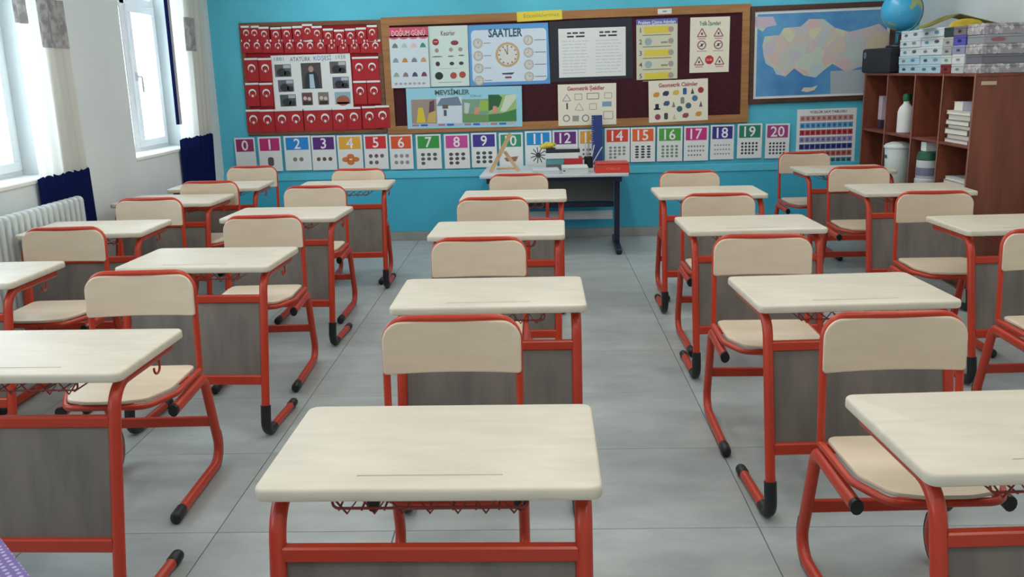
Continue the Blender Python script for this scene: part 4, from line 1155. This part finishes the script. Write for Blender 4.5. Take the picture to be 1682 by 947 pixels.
# ---- on top of the cabinet
z = CH+.0008
r = empty('black_case', (3.06, 7.91, z))
MB().bbox(-.16, .16, -.30, .34, 0, .205, .012).build('case_body', mat('black_fabric_case', (24,26,34), .6), r)
MB().bbox(-.162, .162, -.302, .342, .150, .156, .002).build('zip_line', M_BLACK, r)
q = MB().add([(-.1607, .28+.028*math.cos(2*PI*k/18), .15+.028*math.sin(2*PI*k/18)) for k in range(18)], [tuple(range(18))]); q.build('round_badge', flat((130,150,160)), r, smooth=False)
tag(r, 'black case on the far end of the cabinet top', 'case')
def globe_material():
    m = bpy.data.materials.new('globe_print'); m.use_nodes = True; nt = m.node_tree; b = nt.nodes['Principled BSDF']; b.inputs['Roughness'].default_value = .3
    tc = nt.nodes.new('ShaderNodeTexCoord'); nz = nt.nodes.new('ShaderNodeTexNoise'); nz.inputs['Scale'].default_value = 5.5; nz.inputs['Detail'].default_value = 4
    nt.links.new(tc.outputs['Object'], nz.inputs['Vector'])
    cr = nt.nodes.new('ShaderNodeValToRGB'); e = cr.color_ramp.elements
    e[0].position = .56; e[0].color = rgb(64,164,210); e[1].position = .60; e[1].color = rgb(170,180,110)
    nt.links.new(nz.outputs['Fac'], cr.inputs['Fac']); nt.links.new(cr.outputs['Color'], b.inputs['Base Color']); return m
GC = onY(1481, 18, 7.74); GR = .160
zg = CH+.2065
r = empty('desk_globe', (GC.x, GC.y, zg)); gz = GC.z-zg
MB().lathe([(.10, 0), (.105, .006), (.10, .016), (.03, .028), (.012, .05), (.012, gz-GR-.022)], 28).build('stand', M_BLACK, r)
arc = [(math.sin(math.radians(a))*(GR+.015), 0, gz-math.cos(math.radians(a))*(GR+.015)) for a in range(-10, 165, 8)]
MB().tube(arc, .006, .004, side=(0, 1, 0), n=8).build('meridian_arm', mat('brass_arm', (120,120,120), .3, metal=.7), r)
bm = bmesh.new(); bmesh.ops.create_uvsphere(bm, u_segments=36, v_segments=20, radius=GR)
me = bpy.data.meshes.new('globe_ball'); bm.to_mesh(me); bm.free(); me.materials.append(globe_material()); me.polygons.foreach_set('use_smooth', [True]*len(me.polygons))
link('globe_ball', me, r, (0, 0, gz))
tag(r, 'blue globe on a dark stand atop the black case', 'globe')
# white ream boxes (two columns, five layers)
ybounds = [6.77, 7.16, 7.56]
rt = .064
for k in range(2):
    for i in range(5):
        y0, y1 = ybounds[k]+.003, ybounds[k+1]-.003
        tint = (206,214,218) if i > 1 else (176,206,218)
        mk = [(.25, .45, .07, .022, [(90,110,120),(70,76,84),(120,130,136),(90,150,176),(70,110,130)][(i+k) % 5]), (-.2, .5, .08, .024, [(84,90,96),(80,84,90),(130,136,140),(80,140,170),(90,120,130)][(i*2+k) % 5])]
        carton('paper_box', 2.95+.006*((i+k) % 2), 3.22, y0, y1, z+i*(rt+.0012), z+i*(rt+.0012)+rt, tint, 'white paper box on the cabinet, %s from the bottom of the %s stack' % (ORD[i], ('near', 'far')[k]), 'box', mk, '-x')
# small packs between the reams and the near end
pk = [('dark_red_box', 6.56, 6.695, 0, .062, (132,36,40), 'dark red box at the bottom front of the cabinet top'), ('white_pack', 6.405, 6.555, 0, .062, (196,204,206), 'white pack beside the dark red box'),
      ('mint_pack', 6.56, 6.695, .063, .125, (196,212,206), 'mint white pack above the dark red box'), ('label_pack', 6.405, 6.555, .063, .13, (214,216,216), 'white pack with a dark label above the white pack'),
      ('grey_pack', 6.57, 6.695, .126, .185, (168,172,172), 'grey pack in the third layer of small packs'), ('lilac_pack', 6.41, 6.565, .131, .19, (150,150,180), 'lilac pack in the third layer of small packs'),
      ('beige_pack', 6.56, 6.695, .186, .25, (176,174,168), 'beige pack in the fourth layer of small packs'), ('violet_pack', 6.41, 6.555, .191, .255, (84,82,176), 'violet blue pack near the top of the small packs'),
      ('brown_pack', 6.41, 6.565, .256, .318, (122,114,112), 'grey brown pack at the top of the small packs')]
for nm, y0, y1, a, b_, c, lab in pk:
    s_ = lambda v: 6.405+(v-6.405)*1.25
    y0, y1 = s_(y0), s_(y1)
    carton(nm, 2.945, 3.16, y0+.002, y1-.002, z+a, z+b_, c, lab, 'pack', [(0, .45, .06, .02, tuple(max(0, v-70) for v in c))], '-x')
carton('black_pack', 2.95, 3.16, 6.605, 6.76, z+.251, z+.318, (42,58,56), 'blackish green pack on the beige pack', 'pack')
# near-end stack facing the room: speckled and plain grey boxes
def speckle():
    m = bpy.data.materials.new('speckled_carton'); m.use_nodes = True; nt = m.node_tree; b = nt.nodes['Principled BSDF']; b.inputs['Roughness'].default_value = .6
    tc = nt.nodes.new('ShaderNodeTexCoord'); v = nt.nodes.new('ShaderNodeTexVoronoi'); v.inputs['Scale'].default_value = 34
    nt.links.new(tc.outputs['Object'], v.inputs['Vector'])
    sp = nt.nodes.new('ShaderNodeSeparateColor'); nt.links.new(v.outputs['Color'], sp.inputs[0])
    cr = nt.nodes.new('ShaderNodeValToRGB'); e = cr.color_ramp.elements
    e[0].color = rgb(120,124,132); e[1].color = rgb(206,204,204); e.new(.5).color = rgb(170,160,164)
    nt.links.new(sp.outputs[0], cr.inputs['Fac']); nt.links.new(cr.outputs['Color'], b.inputs['Base Color']); return m
M_SPK = speckle()
for i, (m, lab) in enumerate(((M_SPK, 'speckled grey box at the bottom of the near stack'), (flat((112,112,122)), 'plain slate box second in the near stack'), (M_SPK, 'speckled grey box in the middle of the near stack'), (flat((150,152,158)), 'plain pale grey box fourth in the near stack'), (M_SPK, 'speckled grey box at the top of the near stack'))):
    hh = (.062, .060, .066, .058, .070)[i]; zz = z+sum((.062, .060, .066, .058, .070)[:i])+.0012*i
    mk = [(-.3, .45, .10, .028, (150,90,100))] if i == 3 else None
    carton('stacked_box', 2.945+.006*(i % 2), 3.42, 6.168, 6.395, zz, zz+hh, None, lab, 'box', mk, m=m)
ztop = z+.316+.0012*5+.0015
# folded cardboard roof and yellow felt under it
zr = z+.3275; M_OL = mat('olive_card', (150,140,56), .6, c2=(110,104,44), scale=6)
ap = onY(1577, 22, 6.89)
r = empty('folded_card', (ap.x, 7.01, zr)); hh_, t = ap.z-zr, .006
for xe in (-.225, CX1-ap.x-.01):
    vs = []
    for y in (-.12, .12): vs += [(0, y, hh_-t), (xe, y, 0), (xe, y, t), (0, y, hh_)]
    MB().add(vs, [(0,1,2,3),(7,6,5,4),(0,4,5,1),(1,5,6,2),(2,6,7,3),(3,7,4,0)]).build('card_slope', M_OL, r, smooth=False)
tag(r, 'olive yellow card folded like a roof above the stacked boxes', 'card')
o = MB().lathe([(.13, 0), (.12, .02), (.09, .04), (.04, .052), (.01, .055)], 24).build('yellow_felt_piece', mat('yellow_felt', (204,176,60), .9, var=.1, scale=14))
o.location = (ap.x+.03, 6.832, zr); o.scale = (1, .28, 1)
tag(o, 'rounded yellow felt piece under the folded olive card', 'felt')

# ================================================================== table with a purple dotted cloth, near left corner
def make_cloth_table():
    e0 = onZ(0, 870, .775); e1 = onZ(60, 947, .775)
    d = (e1-e0); d.z = 0; d.normalize(); n = Vector((d.y, -d.x, 0))      # to the viewer's left
    if n.x > 0: n = -n
    W, Dp = .95, .60
    c = (e0+e1)/2 + n*(Dp/2+.012) + d*.02
    rz = math.atan2(d.y, d.x)
    r = empty('side_table', (c.x, c.y, 0), rz)
    MB().plate(rrect(W, Dp, .02, 4), .745, .77, .004).build('table_top', M_TABLETOP, r)
    for sx in (-1, 1):
        for sy in (-1, 1): MB().bbox(sx*.42-.02, sx*.42+.02, sy*.25-.02, sy*.25+.02, .001, .7445, .003).build('leg', M_NAVYMET, r)
    tag(r, 'table hidden under the purple dotted cloth in the near left corner', 'table')
    cl = MB(); n_ = 40
    base = rrect(W+.012, Dp+.012, .03, 10); m = len(base)
    rings = []
    rings.append([(x*.985, y*.98, .7745) for x, y in base])
    rings.append([(x, y, .772) for x, y in base])
    for j in range(1, 9):
        v = j/8
        ring_ = []
        for i, (x, y) in enumerate(base):
            l = math.hypot(x, y); a = .018*v*math.sin(i*2.1)+.012*v
            ring_.append((x+x/l*a, y+y/l*a, .772-.30*v))
        rings.append(ring_)
    vs = [p for q in rings for p in q]; fs = []
    for j in range(len(rings)-1):
        for i in range(m):
            k = (i+1) % m; fs.append((j*m+i, (j+1)*m+i, (j+1)*m+k, j*m+k))
    fs.append(tuple(range(m)))
    o = MB().add(vs, fs).build('tablecloth', M_PURPLE); o.location = (c.x, c.y, 0); o.rotation_euler = (0, 0, rz)
    tag(o, 'purple cloth with pale dots at the bottom left corner', 'tablecloth')
make_cloth_table()
